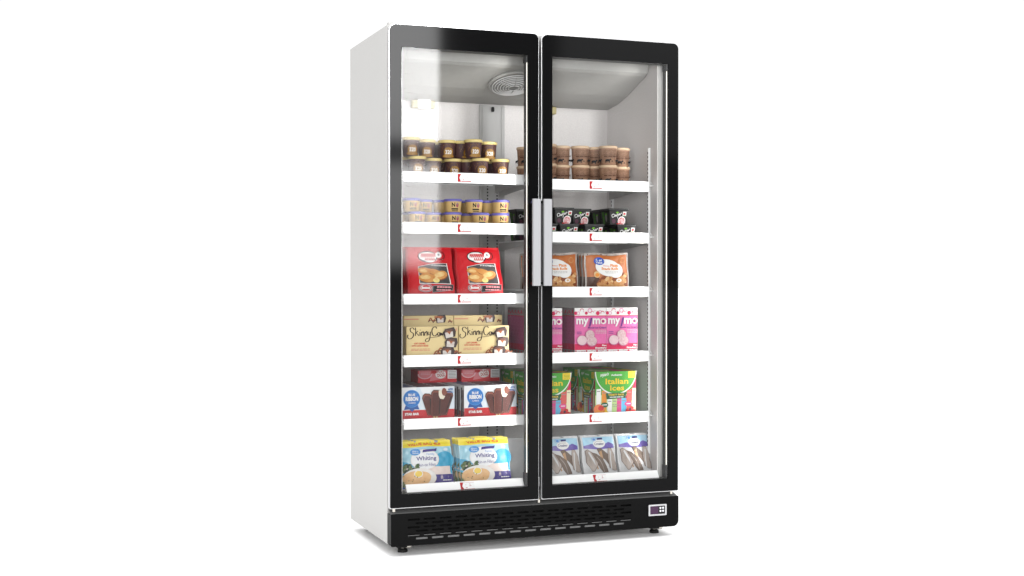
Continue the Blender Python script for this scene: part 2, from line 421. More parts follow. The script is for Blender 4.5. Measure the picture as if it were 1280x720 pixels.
# doors --------------------------------------------------------------------------------
def door(x0, x1, ox0, ox1, side):
    z0, z1 = .1855, 2.0; oz0, oz1 = .2370, 1.9155
    d = empty('door', (0, 0, 0), cab); d['label'] = side + ' glass door with black border'
    b = MB(); r = .022
    plate(b, [rrect(x0, z0, x1, z1, (.004, .004, r, r)), rrect(ox0, oz0, ox1, oz1, .002, 2)], 0.0, .005, 'door_black')
    b.build('frame', d)
    b = MB(); e = .0032
    plate(b, [rrect(x0 - e, z0 - e, x1 + e, z1 + e, (.006, .006, r + e, r + e)), rrect(ox0 - .002, oz0 - .002, ox1 + .002, oz1 + .002, .002, 2)], .0055, .022, 'aluminium')
    b.build('metal_edge', d)
    b = MB(); plate(b, [rrect(x0 + .006, z0 + .006, x1 - .006, z1 - .006, .015), rrect(ox0 - .0015, oz0 - .0015, ox1 + .0015, oz1 + .0015, .002, 2)], .0225, .047, 'gasket')
    b.build('gasket', d)
    b = MB()   # spacer lining the opening
    plate(b, [rrect(ox0 - .0018, oz0 - .0018, ox1 + .0018, oz1 + .0018, .001, 2), rrect(ox0 + .0003, oz0 + .0003, ox1 - .0003, oz1 - .0003, .001, 2)], .006, .046, 'spacer_grey')
    b.build('spacer', d)
    b = MB(); b.box((ox0 + .0001, .0015, oz0 + .0001), (ox1 - .0001, .0016, oz1 - .0001), 'door_glass')
    b.v = [(ox0, .0018, oz0), (ox1, .0018, oz0), (ox1, .0018, oz1), (ox0, .0018, oz1)]; b.f = [[0, 1, 2, 3]]; b.m = [0]; b.sm = [False]
    b.build('glass_pane', d)
    b = MB(); b.box((ox1 - .0022, .0105, .29), (ox1 - .0004, .0145, 1.888), 'led'); b.build('led_strip', d)
    b = MB(); b.box((ox1 - .006, .0085, .2385), (ox1 - .0004, .040, .2885), 'gasket'); b.build('led_cap', d); b = MB(); b.box((ox1 - .006, .0085, 1.889), (ox1 - .0004, .040, 1.9148), 'gasket'); b.build('led_cap', d)
    return d
d1 = door(.0, .5975, .0435, .5540, 'left'); d2 = door(.6145, WX, .6560, 1.1640, 'right')
def handle(x0, x1, d):
    b = MB(); b.box((x0, -.050, 1.019), (x1, -.036, 1.3555), 'handle_metal', .0018)
    b.box((x0 + .004, -.0365, 1.024), (x1 - .004, -.0005, 1.034), 'door_black'); b.box((x0 + .004, -.0365, 1.340), (x1 - .004, -.0005, 1.350), 'door_black')
    b.build('handle', d)
handle(.5555, .5875, d1); handle(.6010, .6345, d2)
# mullion behind the door gap
b = MB(); b.box((.590, YB + .001, .213), (.622, .075, 1.937), 'tray_grey', .002); b.build('mullion', cab)
# LED lamps behind the door edges (the lit strips' own light)
def led_lamp(x, tx, pw):
    l = bpy.data.lights.new('led_lamp', 'AREA'); l.shape = 'RECTANGLE'; l.size = .012; l.size_y = 1.6; l.energy = pw; l.spread = R(78); l.color = (1, .985, .96)
    o = bpy.data.objects.new('led_lamp', l); COL.objects.link(o); o.location = (x, .052, 1.09)
    dv = Vector((tx - x, .35, 0)).normalized(); o.rotation_euler = Matrix((dv.cross(Vector((0, 0, 1))), Vector((0, 0, 1)), -dv)).transposed().to_euler()
led_lamp(.545, .25, .9); led_lamp(1.115, .80, .7)

# kick panel ---------------------------------------------------------------------------
kx0, kx1, kz0, kz1 = .001, WX + .002, .0405, .1635
kick = empty('kick_panel', (0, 0, 0), cab)
slots = []
def slot(xc0, zc, L=.0475, h=.0072): slots.append(rrect(xc0, zc - h / 2, xc0 + L, zc + h / 2, h * .45, 3))
px = .0632
for row in range(6):
    xs = .0665 if row % 2 == 0 else .0985
    zc = .1385 - .01445 * row
    k = 0
    while xs + k * px + .0475 < 1.002: slot(xs + k * px, zc); k += 1
b = MB(); plate(b, [rrect(kx0, kz0, kx1, kz1, (.006, .024, .004, .004))] + slots, -.001, .001, 'kick_black')
# folded rims: left, right, top slope, bottom
b.box((kx0, .0015, kz0 + .006), (kx0 + .002, .058, kz1 - .003), 'kick_black'); b.box((kx1 - .002, .0015, kz0 + .02), (kx1, .058, kz1 - .003), 'kick_black')
b.box((kx0 + .006, .0015, kz0), (kx1 - .024, .058, kz0 + .002), 'kick_black')
b.add([(kx0 + .003, .0012, kz1 - .001), (kx1 - .003, .0012, kz1 - .001), (kx1 - .003, .052, kz1 + .012), (kx0 + .003, .052, kz1 + .012)], [(0, 1, 2, 3)], 'tray_grey')
b.build('grille_plate', kick)
b = MB(); b.box((.04, .030, .046), (1.17, .034, .150), 'slot_black'); b.box((.05, .004, .0455), (1.01, .0055, .0790), 'grille_grey'); b.build('grille_backing', kick)
b = MB()
plate(b, [rrect(1.0735, .0895, 1.1545, .1345, .003, 3), rrect(1.0805, .0955, 1.1475, .1285, .002, 3)], -.007, -.0015, 'aluminium')
disp = b.build('display_bezel', kick)
b = MB(); b.box((1.0808, -.0045, .0958), (1.1472, -.0016, .1282), 'display_purple')
b.box((1.1185, -.0050, .0965), (1.1465, -.0046, .1275), 'rubber')
for x in (1.1235, 1.1355):
    for z in (.1040, .1160):
        b.add([(x + .004 + .0042 * math.cos(2 * math.pi * i / 12), -.0054, z + .0035 + .0042 * math.sin(2 * math.pi * i / 12)) for i in range(12)], [tuple(range(12))], 'display_dot')
b.build('display_screen', disp)
b = MB()   # hinge pins at the ends of the door gap
for x in (.018, .606, 1.187): b = MB(); b.lathe([(.006, 0), (.006, .012)], 'bare_steel', (x, .018, .1695), 12); b.build('hinge_pin', cab)
# adjustable feet
for x, y in ((.074, .095), (1.150, .095), (.075, .56), (1.155, .56)):
    b = MB(); b.lathe([(.019, 0), (.020, .004), (.018, .012), (.010, .015)], 'rubber', (x, y, .0002), 22)
    b.lathe([(.008, .013), (.008, .0428)], 'bare_steel', (x, y, 0), 12)
    b.lathe([(.015, 0), (.015, .007)], 'bare_steel', (x, y, .020), 6); b.box((x + .006, y - .020, .016), (x + .030, y + .004, .030), 'bare_steel', .004)
    b.box((x - .030, y - .028, .0200), (x + .012, y + .020, .0422), 'rubber', .004); b.build('foot', cab)

# shelves ------------------------------------------------------------------------------
mat('label_white', (.86, .86, .86), .5, .2, srgb=False); mat('label_red', (214, 40, 48), .5, .2); mat('label_pink', (236, 170, 176), .5, .2)
def price_label(parent, fn, w=.055, h=.031, seed=0):
    b = MB(); a = Art(w, h)
    a.rect(0, 0, 1, 1, 'label_white').poly([(0, 0), (.24, 0), (.20, .25), (.13, .5), (.20, .78), (.26, 1), (0, 1)], 'label_red')
    a.rect(.26, .03, 1, .13, 'label_red').rect(.26, .93, 1, .96, 'label_pink').rect(.68, .45, .71, .85, 'label_pink').rect(.36, .62, .42, .68, 'label_pink').rect(.36, .25, .48, .31, 'label_red').rect(.60, .50, .80, .53, 'label_pink')
    a.put(b, fn); return b.build('price_label', parent)
def shelf(x0, x1, zt, zb, surf, name, lx):
    s = empty('shelf', (0, 0, 0), cab); s['label'] = name
    b = MB(); nr = 44
    for k in range(nr + 1):
        xx = x0 + .003 + (x1 - x0 - .006) * k / nr; b.box((xx - .0014, .106, surf - .003), (xx + .0014, .505, surf), 'shelf_white')
    for yy in (.1035, .20, .30, .40, .502): b.box((x0, yy, surf - .008), (x1, yy + .004, surf - .0031), 'shelf_white')
    b.build('wire_rack', s)
    b = MB(); b.box((x0, .099, zb), (x1, .1005, zt), 'strip_white'); b.box((x0, .1008, zt - .0015), (x1, .105, zt), 'strip_white'); b.box((x0, .0955, zb - .0012), (x1, .1055, zb), 'strip_white'); b.build('price_rail', s)
    price_label(s, front(lx - .0275, .0988, (zt + zb) / 2 - .0155))
    for x, dx in ((x0 - .0030, -1), (x1 + .0030, 1)):
        b = MB(); xa, xb = sorted((x, x + dx * .0018))
        b.add([(q, y, z) for q in (xa, xb) for y, z in ((.12, surf - .006), (.49, surf - .006), (.49, surf - .040), (.30, surf - .028), (.12, surf - .016))],
              [(0, 1, 2, 3, 4), (9, 8, 7, 6, 5), (0, 5, 6, 1), (1, 6, 7, 2), (2, 7, 8, 3), (3, 8, 9, 4), (4, 9, 5, 0)], 'rail_grey')
        b.build('bracket', s)
    # hook tab at the wall end
    wx = x1 if x1 > 1 else x0; dx = 1 if x1 > 1 else -1
    b = MB(); b.tube([(wx, .097, zt - .017), (wx + dx * .012, .080, zt - .017)], .0032, 'shelf_white', 6)
    b.tube([(wx + dx * .002, .098, zt - .012), (wx + dx * .006, .094, zt - .002), (wx + dx * .010, .090, zt - .012)], .0022, 'shelf_white', 6); b.build('hook', s)
LX = (.080, .592); RX = (.618, 1.127)
S = {}
for key_, (xx, zt, zb, surf, nm, lx) in dict(
    L1=(LX, 1.4585, 1.4195, 1.4485, 'top left shelf', .3257), R1=(RX, 1.4455, 1.4045, 1.4320, 'top right shelf', .887),
    L2=(LX, 1.2645, 1.2218, 1.2545, 'second left shelf', .3257), R2=(RX, 1.2348, 1.1935, 1.2030, 'second right shelf', .887),
    L3=(LX, .9880, .9495, .9780, 'third left shelf', .3257), R3=(RX, 1.0140, .9735, 1.0040, 'third right shelf', .887),
    L4=(LX, .7525, .7090, .7430, 'fourth left shelf', .3257), R4=(RX, .7500, .7095, .7400, 'fourth right shelf', .887),
    L5=(LX, .5075, .4690, .4985, 'fifth left shelf', .3257), R5=(RX, .5025, .4600, .4930, 'fifth right shelf', .887)).items():
    shelf(xx[0], xx[1], zt, zb, surf, nm, lx); S[key_] = surf
for x0, x1, lx, nm in ((.072, .596, .3257, 'bottom left tray'), (.612, 1.138, .887, 'bottom right tray')):
    s = empty('shelf', (0, 0, 0), cab); s['label'] = nm
    b = MB(); b.box((x0, .060, .2355), (x1, .510, .2400), 'shelf_white'); b.build('shelf_board', s)
    b = MB(); pr = [(.0225, .2310), (.0455, .2650), (.0465, .2640), (.0590, .2402), (.0590, .2355), (.0240, .2300)]
    vs = [(x, y, z) for x in (x0, x1) for y, z in pr]; n = len(pr)
    b.add(vs, [(i, (i + 1) % n, n + (i + 1) % n, n + i) for i in range(n)] + [tuple(range(n)), tuple(range(2 * n - 1, n - 1, -1))], 'strip_white'); b.build('price_rail', s)
    dy, dz = .0455 - .0225, .2650 - .2310; L = math.hypot(dy, dz); ty, tz = dy / L, dz / L
    price_label(s, (lambda q: lambda u, v, h: (q + u, .0245 + v * ty - h * tz, .2345 + v * tz + h * ty))(lx - .0285 - .01), w=.057, h=.032)
SURF6 = .2400

# ================================================================== PRODUCT MATERIALS
mat('choc_tub', (84, 56, 58), .45, .3, noise=(90, (98, 68, 66), .2, (1, 1, 1)))
mat('gold_lid', (244, 220, 146), .4, .35); mat('gold_print', (176, 130, 44), .4, .35, noise=(160, (150, 104, 30), .2, (1, 1, 1))); mat('print_white', (248, 247, 245), .5, .2)
mat('tan_tub', (226, 190, 124), .45, .3); mat('blue_lid', (124, 120, 204), .4, .35); mat('print_black', (26, 24, 28), .5, .2); mat('plum', (170, 96, 104), .5, .2); mat('olive_dk', (88, 80, 44), .5, .2)
mat('kraft_tub', (186, 146, 120), .6, .2, noise=(70, (172, 132, 106), .2, (1, 1, 1))); mat('cream_lid', (238, 206, 172), .5, .3); mat('kraft_brown', (92, 58, 42), .6, .2)
mat('black_tub', (34, 34, 34), .4, .3); mat('black_lid', (46, 46, 46), .4, .35); mat('leaf_green', (120, 200, 40), .5, .2); mat('side_green', (62, 118, 44), .5, .2, noise=(120, (96, 140, 70), .2, (1, 1, 1)))
mat('sprinkle', (246, 232, 232), .5, .2, noise=(150, (214, 92, 100), .14, (1, 1, 1))); mat('tub_red', (206, 60, 66), .5, .2); mat('grey_print', (150, 146, 146), .5, .2); mat('tub_purple', (96, 60, 76), .5, .2)

def wrap(r0, r1, h, zc=0.0):   # cup wall, u around the front centre, v up
    def fn(u, v, d, w=1):
        r = r0 + (r1 - r0) * (v / h) + d; a = -math.pi / 2 + u / ((r0 + r1) / 2); return (r * math.cos(a), r * math.sin(a), v)
    return fn
def shift(fn, du, dv): return lambda u, v, h: fn(u + du, v + dv, h)
def ugrid(w, n): return [w * i / n for i in range(1, n)]

def tub(name, h, r0, r1, lidr, lidh, cupm, lidm, artfn):
    t = empty(name, (0, 0, 0))
    b = MB(); ch = h - lidh * .75
    b.lathe([(r0 - .002, 0), (r0, .0015), (r1, ch)], cupm, n=36, cap1=True)
    artfn(b, r0, r1, ch); b.build('cup', t)
    b = MB(); b.lathe([(lidr - .0018, h - lidh), (lidr, h - lidh + .0012), (lidr, h - .0032), (lidr - .0015, h - .001), (lidr - .003, h), (lidr - .005, h - .0012), (0.001, h - .0012)], lidm, n=36, cap0=True, cap1=False)
    b.build('lid', t)
    return t
def art_choc(b, r0, r1, ch):
    w = .075; a = Art(w, ch); fn = shift(wrap(r0, r1, ch), -w / 2, 0)
    rg = random.Random(3)
    for k in range(34):
        th = rg.uniform(.12, .88) * math.pi; rr = rg.uniform(.30, .55)
        u = .5 + rr * math.cos(th) * .95; v = .30 + rr * math.sin(th) * 1.05
        if .04 < u < .96 and v < .92: a.ell(u, v, .012, .020, 'gold_print', n=7)
        a.e[-1] = (*a.e[-1][:3], 0)
    a.ell(.5, .36, .21, .31, 'gold_print'); a.ell(.5, .12, .27, .10, 'gold_print', n=18)
    a.text('320', .365, .24, .635, .50, 'print_white', bold=.03)
    a.put(b, fn, (ugrid(w, 16), []))
def art_tan(b, r0, r1, ch):
    w = .06; a = Art(w, ch); fn = shift(wrap(r0, r1, ch), -w / 2, 0)
    a.text('N', .38, .46, .60, .84, 'print_black', bold=.04); a.ell(.75, .62, .10, .20, 'plum'); a.ell(.73, .75, .05, .08, 'grey_print')
    a.rect(.36, .22, .82, .34, 'print_black'); a.lines(.38, .06, .80, .18, 1, 'olive_dk', 4, .7)
    a.put(b, fn, (ugrid(w, 14), []))
def art_kraft(b, r0, r1, ch):
    w = .10; a = Art(w, ch); fn = shift(wrap(r0, r1, ch), -w / 2, 0)
    rg = random.Random(11)
    for row, (v0, v1) in enumerate(((.60, .74), (.76, .90))):
        u = .22
        while u < .80:
            ww = rg.uniform(.022, .034); k = rg.randint(0, 3); m = 'kraft_brown'
            if k == 0: a.rect(u, v0, u + .011, v1, m); a.rect(u + ww, v0, u + ww + .009, v1, m); a.e.append(a.e.pop())
            elif k == 1: a.ring(u + ww / 2, (v0 + v1) / 2, ww * .6, (v1 - v0) / 2, .4, m, 10)
            elif k == 2: a.poly([(u, v0), (u + .010, v0), (u + ww * .6, v1), (u + ww * .4, v1)], m); a.poly([(u + ww, v0), (u + ww + .009, v0), (u + ww * .6, v1), (u + ww * .4, v1)], m)
            else: a.rect(u, v0, u + .011, v1, m); a.rect(u, v1 - .03, u + ww, v1, m); a.rect(u, v0, u + ww, v0 + .03, m)
            u += ww + .026
    for i in range(len(a.e)): a.e[i] = (*a.e[i][:3], 0)
    a.rect(.20, .55, .82, .57, 'kraft_brown'); a.lines(.24, .44, .78, .53, 1, 'kraft_brown', 5, .6); a.rect(.28, .40, .74, .412, 'kraft_brown')
    def cow(u, v, s):
        a.ell(u, v, .050 * s, .045 * s, 'print_black', n=12); a.ell(u + .055 * s, v + .030 * s, .020 * s, .030 * s, 'print_black', n=8); a.rect(u - .045 * s, v - .085 * s, u - .028 * s, v, 'print_black'); a.rect(u + .025 * s, v - .085 * s, u + .042 * s, v, 'print_black')
    cow(.38, .25, 1.6); cow(.72, .25, 1.4); cow(.10, .25, 1.4); a.poly([(.50, .17), (.54, .17), (.53, .24), (.51, .24)], 'print_black')
    a.put(b, fn, (ugrid(w, 18), []))
ctub = tub('ice_cream_tub', .0725, .0295, .0345, .0372, .012, 'choc_tub', 'gold_lid', art_choc)
ttub = tub('ice_cream_cup', .0520, .0305, .0345, .0370, .010, 'tan_tub', 'blue_lid', art_tan)
ktub = tub('ice_cream_tub', .0785, .0320, .0362, .0388, .011, 'kraft_tub', 'cream_lid', art_kraft)

def square_tub():
    t = empty('square_tub', (0, 0, 0)); h = .0655; w0, w1 = .036, .0425
    b = MB()
    def ring_(w, z, r=.006):
        out = []
        for cx, cy, a0 in ((w - r, w - r, 0), (-w + r, w - r, 90), (-w + r, -w + r, 180), (w - r, -w + r, 270)):
            for k in range(4): q = R(a0 + 30 * k); out.append((cx + r * math.cos(q), cy + r * math.sin(q), z))
        return out
    def loft(rings, m):
        n = len(rings[0]); vs = [v for r_ in rings for v in r_]; fs = []
        for k in range(len(rings) - 1):
            for i in range(n): j = (i + 1) % n; fs.append((k * n + i, k * n + j, (k + 1) * n + j, (k + 1) * n + i))
        fs.append(tuple(range(n - 1, -1, -1))); fs.append(tuple(range((len(rings) - 1) * n, len(rings) * n))); b.add(vs, fs, m)
    loft([ring_(w0, 0), ring_(w1, h - .009)], 'black_tub')
    ww = .078; hh = h - .009
    def fn(u, v, d): # front, tapered
        k = v / hh; w = w0 + (w1 - w0) * k; return ((u / ww - .5) * 2 * (w - .004), -w - d, v)
    a = Art(ww, hh)
    a.ell(.44, .86, .08, .06, 'leaf_green', rot=10)
    for i, sp in enumerate(([(.14, .42), (.10, .62), (.22, .70), (.27, .55), (.17, .46)], [(.30, .50), (.33, .66), (.36, .52), (.40, .66)], [(.42, .56), (.44, .72), (.52, .66), (.47, .56), (.46, .38)], [(.54, .60), (.57, .76), (.60, .64), (.66, .80), (.70, .74)])):
        a.stroke([(p[0], .08 + p[1] * .95) for p in sp], .0022, 'print_white')
    a.rect(.76, .62, .97, .93, 'print_white'); a.rect(.80, .70, .93, .85, 'tub_red'); a.rect(.79, .63, .94, .66, 'leaf_green')
    a.ell(.72, .24, .24, .34, 'label_white', n=26); a.ell(.72, .24, .215, .30, 'sprinkle', n=26)
    a.ell(.20, .24, .12, .16, 'tub_purple'); a.rect(.40, .02, .62, .09, 'label_red')
    a.put(b, fn)
    def fs_(u, v, d):
        k = v / hh; w = w0 + (w1 - w0) * k; return (-w - d, -(u / ww - .5) * 2 * (w - .004), v)
    a = Art(ww, hh); a.rect(.12, .05, .40, .92, 'side_green'); a.ell(.62, .5, .12, .3, 'grey_print'); a.rect(.55, .7, .75, .8, 'leaf_green'); a.put(b, fs_)
    b.build('cup', t)
    b = MB(); loft([ring_(.0445, h - .0085), ring_(.046, h - .0075), ring_(.046, h - .001), ring_(.0445, h)], 'black_lid'); b.build('lid', t)
    return t
stub = square_tub()
USED = set()
def place(proto, x, y, z, label, cat, group, rz=0, rx=0, sc=None):
    o = copy_tree(proto) if proto.name in USED else proto
    USED.add(proto.name)
    o.location = (x, y, z); o.rotation_euler = (R(rx), 0, R(rz))
    if sc: o.scale = sc
    tag(o, label, cat, group); return o
_protos = {}
CX, CY = -1.3449, -4.7992
def xat(xp, y, ref=.13): return CX + (xp - CX) * (y - CY) / (ref - CY)   # where a thing at depth y stands

rg = random.Random(5)
ordn = ['first', 'second', 'third', 'fourth', 'fifth', 'sixth']
# ---- top left: dark brown tubs with yellow lids
desc = 'yellow-lidded brown 320 tub'
g = 'brown gold-lidded ice cream tubs'
h = .0725
low = [(.142, .150), (.207, .215), (.289, .210), (.401, .150), (.487, .158)]
upp = [(.117, .150), (.181, .215), (.265, .205), (.373, .145), (.435, .212)]
for i, (xp, y) in enumerate(low):
    place(ctub, xat(xp, y), y, S['L1'], f'{desc}, {ordn[i]} from the left in the lower layer, top left shelf', 'tub', g, rg.uniform(-14, -4))
for i, (xp, y) in enumerate(upp):
    place(ctub, xat(xp, y), y, S['L1'] + h, f'{desc}, {ordn[i]} from the left in the upper layer, top left shelf', 'tub', g, rg.uniform(-14, -4))
for i, (xp, y, z, l) in enumerate([(.085, .215, 0, 'half hidden gold-lidded brown tub, far left behind the lower layer'), (.243, .29, 0, 'gold-lidded brown tub behind the second and third lower tubs'),
        (.350, .215, 0, 'gold-lidded brown tub tucked left of the fourth lower tub'), (.340, .300, 0, 'gold-lidded brown tub deep behind the third lower tub'), (.446, .250, 0, 'gold-lidded brown tub behind the two rightmost lower tubs'),
        (.225, .29, 1, 'gold-lidded brown tub behind the second and third upper tubs'), (.325, .215, 1, 'gold-lidded brown tub showing left of the fourth upper tub'), (.305, .29, 1, 'gold-lidded brown tub deep between third and fourth upper tubs')]):
    place(ctub, xat(xp, y), y, S['L1'] + h * z, l, 'tub', g, rg.uniform(20, 60))
# ---- second left: tan cups with blue lids
desc = 'tan cup with violet-blue lid and black N'
g = 'tan ice cream cups with blue lids'; h = .052
low = [(.141, .150), (.207, .195), (.288, .150), (.402, .146), (.487, .150)]
upp = [(.120, .158), (.171, .225), (.289, .150), (.376, .160), (.487, .148)]
for i, (xp, y) in enumerate(low):
    place(ttub, xat(xp, y), y, S['L2'], f'{desc}, {ordn[i]} from the left in the lower layer', 'tub', g, rg.uniform(-14, -7))
for i, (xp, y) in enumerate(upp):
    place(ttub, xat(xp, y), y, S['L2'] + h, f'{desc}, {ordn[i]} from the left in the upper layer', 'tub', g, rg.uniform(-14, -7))
for xp, y, z, l, rz in [(.085, .22, 0, 'half hidden blue-lidded cup at the far left of the lower layer', 100), (.350, .222, 0, 'blue-lidded cup behind the third and fourth lower cups', 100), (.437, .225, 0, 'blue-lidded cup behind the two rightmost lower cups', 110), (.245, .225, 0, 'blue-lidded cup behind the second and third lower cups', 120),
        (.243, .235, 1, 'blue-lidded cup turned away, left of the third upper cup', 120), (.335, .245, 1, 'blue-lidded cup behind the third and fourth upper cups', 120), (.433, .215, 1, 'blue-lidded cup tucked left of the rightmost upper cup', 110)]:
    place(ttub, xat(xp, y), y, S['L2'] + h * z, l, 'tub', g, rz)
# ---- top right: kraft tubs
desc = 'kraft tub with cream lid and cow print'
g = 'light brown ice cream tubs with cream lids'; h = .0785
cols = [(.595, .310, 'seen through left door'), (.688, .158, 'at left edge of the door'), (.748, .212, 'second from left in right door'), (.832, .190, 'standing apart in the middle'), (.900, .215, 'half hidden left of the frontmost pair'), (.956, .145, 'frontmost, right of the price label'), (1.014, .205, 'rightmost on the shelf')]
for xp, y, l in cols:
    r_ = rg.uniform(-16, -6)
    for z, ln in ((0, 'lower'), (1, 'upper')):
        place(ktub, xat(xp, y), y, S['R1'] + h * z, f'{ln} {desc}, {l}', 'tub', g, r_)
# ---- second right: black square tubs
desc = 'black square tub with pink sprinkled picture'
g = 'black square ice cream tubs'; h = .0655
for xc, yf, z, l in [(1.004, .120, 1, 'rightmost of the upper layer'), (.761, .135, 1, 'upper layer at the left, next to the handle'), (.838, .190, 1, 'upper layer, second from the left and set back'),
        (1.042, .112, 0, 'rightmost of the lower layer'), (.896, .116, 0, 'lower layer, above the price label'), (.785, .128, 0, 'lower layer, second from the left'), (.690, .122, 0, 'lower layer, by the door handle'), (.668, .16, 1, 'upper layer, mostly hidden by the door frame'),
        ]:
    y = yf + .043; place(stub, xat(xc, yf), y, S['R2'] + h * z, f'{desc}, {l}', 'tub', g, 0)
for k in range(2):
    place(stub, 1.004, .263 + .098 * k, S['R2'] + h, ['black square tub showing its green side, directly behind the rightmost upper tub', 'black square tub furthest back in the right upper row, green side showing'][k], 'tub', g)
    place(stub, 1.042, .255 + .098 * k, S['R2'], ['black square tub behind the rightmost lower tub', 'black square tub furthest back in the right lower row'][k], 'tub', g)
    place(stub, .896, .259 + .098 * k, S['R2'], ['black square tub behind the middle lower tub', 'black square tub furthest back in the middle lower row'][k], 'tub', g)
for z in (0, 1):
    place(stub, .663, .345, S['R2'] + h * z, ['lower', 'upper'][z] + ' black square tub seen through the left door behind the handle', 'tub', g)

# ================================================================== CARTONS AND BAGS
def carton(name, w, h, d, base, front_art, side_art=None, top_art=None, side_m=None, top_m=None):
    """origin at the bottom front left corner"""
    b = MB(); b.box((0, 0, 0), (w, d, h), base)
    if front_art: front_art.put(b, front(0, 0, 0))
    if side_art: side_art.put(b, leftside(0, d, 0))
    if top_art: top_art.put(b, top(0, 0, h))
    return b.build(name)
# -- cream caramel cartons
mat('cream_card', (240, 216, 158), .5, .25); mat('cream_dark', (206, 178, 118), .5, .25); mat('script_brown', (52, 32, 26), .5, .2); mat('coral', (226, 92, 70), .5, .2); mat('coral_lt', (232, 160, 130), .5, .2)
mat('marsh', (240, 234, 226), .5, .2, noise=(60, (214, 200, 192), .2, (1, 1, 1))); mat('caramel', (192, 104, 40), .4, .3, noise=(180, (140, 62, 22), .2, (1, 1, 1))); mat('choc', (84, 46, 34), .4, .3, noise=(140, (112, 64, 48), .2, (1, 1, 1))); mat('choc_dark', (52, 26, 22), .4, .3)
def candy(a, u, v, s, rot=0):
    """a chocolate-backed marshmallow piece with caramel drips"""
    def P(pts):
        o = []
        for x, y in pts:
            X, Y = rot2(x * s, y * s, R(rot)); o.append((u + X, v + Y * a.w / a.h))
        return o
    a.poly(P([(-.5, -.42), (.55, -.38), (.72, .1), (.60, .55), (-.35, .55), (-.62, .1)]), 'choc_dark')
    a.poly(P([(-.42, -.36), (.34, -.36), (.40, .22), (-.40, .26)]), 'marsh')
    a.poly(P([(-.45, .20), (.42, .16), (.35, .42), (-.28, .44)]), 'choc')
    a.poly(P([(-.22, .25), (.26, .24), (.10, .02), (.02, -.08), (-.06, .05)]), 'caramel')
def twist(a, u, v, s, sg=1):
    a.stroke([(u, v), (u + .05 * s * sg, v + .10 * s), (u + .10 * s * sg, v + .02 * s), (u + .16 * s * sg, v + .05 * s)], .0045, 'caramel')
    a.stroke([(u - .01, v - .02), (u + .06 * s * sg, v + .04 * s), (u + .12 * s * sg, v - .05 * s)], .0032, 'choc')
def art_candy(w, h, full=True):
    a = Art(w, h)
    a.rect(0, 0, .012, 1, 'cream_dark')
    if full:
        # hand lettered name, broad pen strokes
        B = 'script_brown'; L = lambda pts, ww=.0032: a.stroke(pts, ww, B, wf=True)
        L([(.155, .90), (.120, .965), (.075, .93), (.085, .84), (.135, .77), (.125, .66), (.065, .60), (.022, .66), (.035, .74)], .0038)
        L([(.175, .97), (.180, .85), (.172, .70)]); L([(.225, .86), (.185, .79), (.215, .76), (.235, .70)])
        L([(.258, .82), (.262, .76), (.258, .70)]); L([(.262, .88), (.270, .895)], .0034)
        L([(.285, .70), (.290, .82), (.300, .80), (.325, .835), (.332, .70)])
        L([(.350, .70), (.356, .82), (.366, .80), (.392, .84), (.398, .70)])
        L([(.416, .83), (.420, .74), (.450, .73), (.462, .83), (.455, .66), (.430, .53), (.385, .50), (.365, .55), (.400, .61), (.470, .63), (.60, .66), (.66, .70)], .0030)
        L([(.585, .93), (.560, .985), (.510, .95), (.490, .84), (.510, .72), (.555, .69), (.590, .75)], .0036)
        L([(.618, .80), (.598, .76), (.612, .70), (.638, .72), (.640, .79), (.618, .80)])
        L([(.652, .80), (.660, .70), (.678, .78), (.690, .70), (.712, .80), (.735, .84)])
        a.text('SOFT CARAMEL', .15, .42, .37, .475, 'coral', bold=.03); a.text('WITH CANDY PIECES', .10, .345, .42, .395, 'coral', bold=.03)
        a.lines(.07, .20, .45, .29, 2, 'coral_lt', 2, .4); a.rect(.955, .84, .975, .93, 'coral_lt')
        twist(a, .52, .07, 1.3); twist(a, .60, .17, 1.2); a.ell(.90, .12, .075, .10, 'choc'); twist(a, .92, .10, .9, 1); twist(a, .56, .03, 1.0)
        candy(a, .78, .14, .205, 3); candy(a, .85, .44, .19, -4); candy(a, .82, .75, .19, 12)
        a.rect(.04, .01, .10, .03, 'script_brown')
    else:
        a.rect(.01, .90, .30, .93, 'coral_lt'); twist(a, .50, .86, .8); twist(a, .60, .85, .8); candy(a, .74, .90, .16, 2); twist(a, .90, .84, .5); a.ell(.70, .965, .10, .03, 'caramel', n=10)
    return a
c1 = carton('food_carton', .2095, .1185, .055, 'cream_card', art_candy(.2095, .1185), None)
desc = 'cream carton with black script lettering and stacked caramel sweets'
g = 'cream caramel candy cartons'
c1.location = (.0965, .120, S['L4']); tag(c1, desc + ', left of the front pair', 'carton', g)
o = c1.copy(); COL.objects.link(o); o.location = (.3085, .117, S['L4']); tag(o, desc + ', right of the front pair', 'carton', g)
c1b = carton('food_carton', .2060, .1570, .055, 'cream_card', art_candy(.2060, .1570, False))
c1b.location = (.1170, .228, S['L4']); tag(c1b, 'taller cream carton rising behind the left front cream carton', 'carton', g)
o = c1b.copy(); COL.objects.link(o); o.location = (.3245, .228, S['L4']); tag(o, 'taller cream carton rising behind the right front cream carton', 'carton', g)

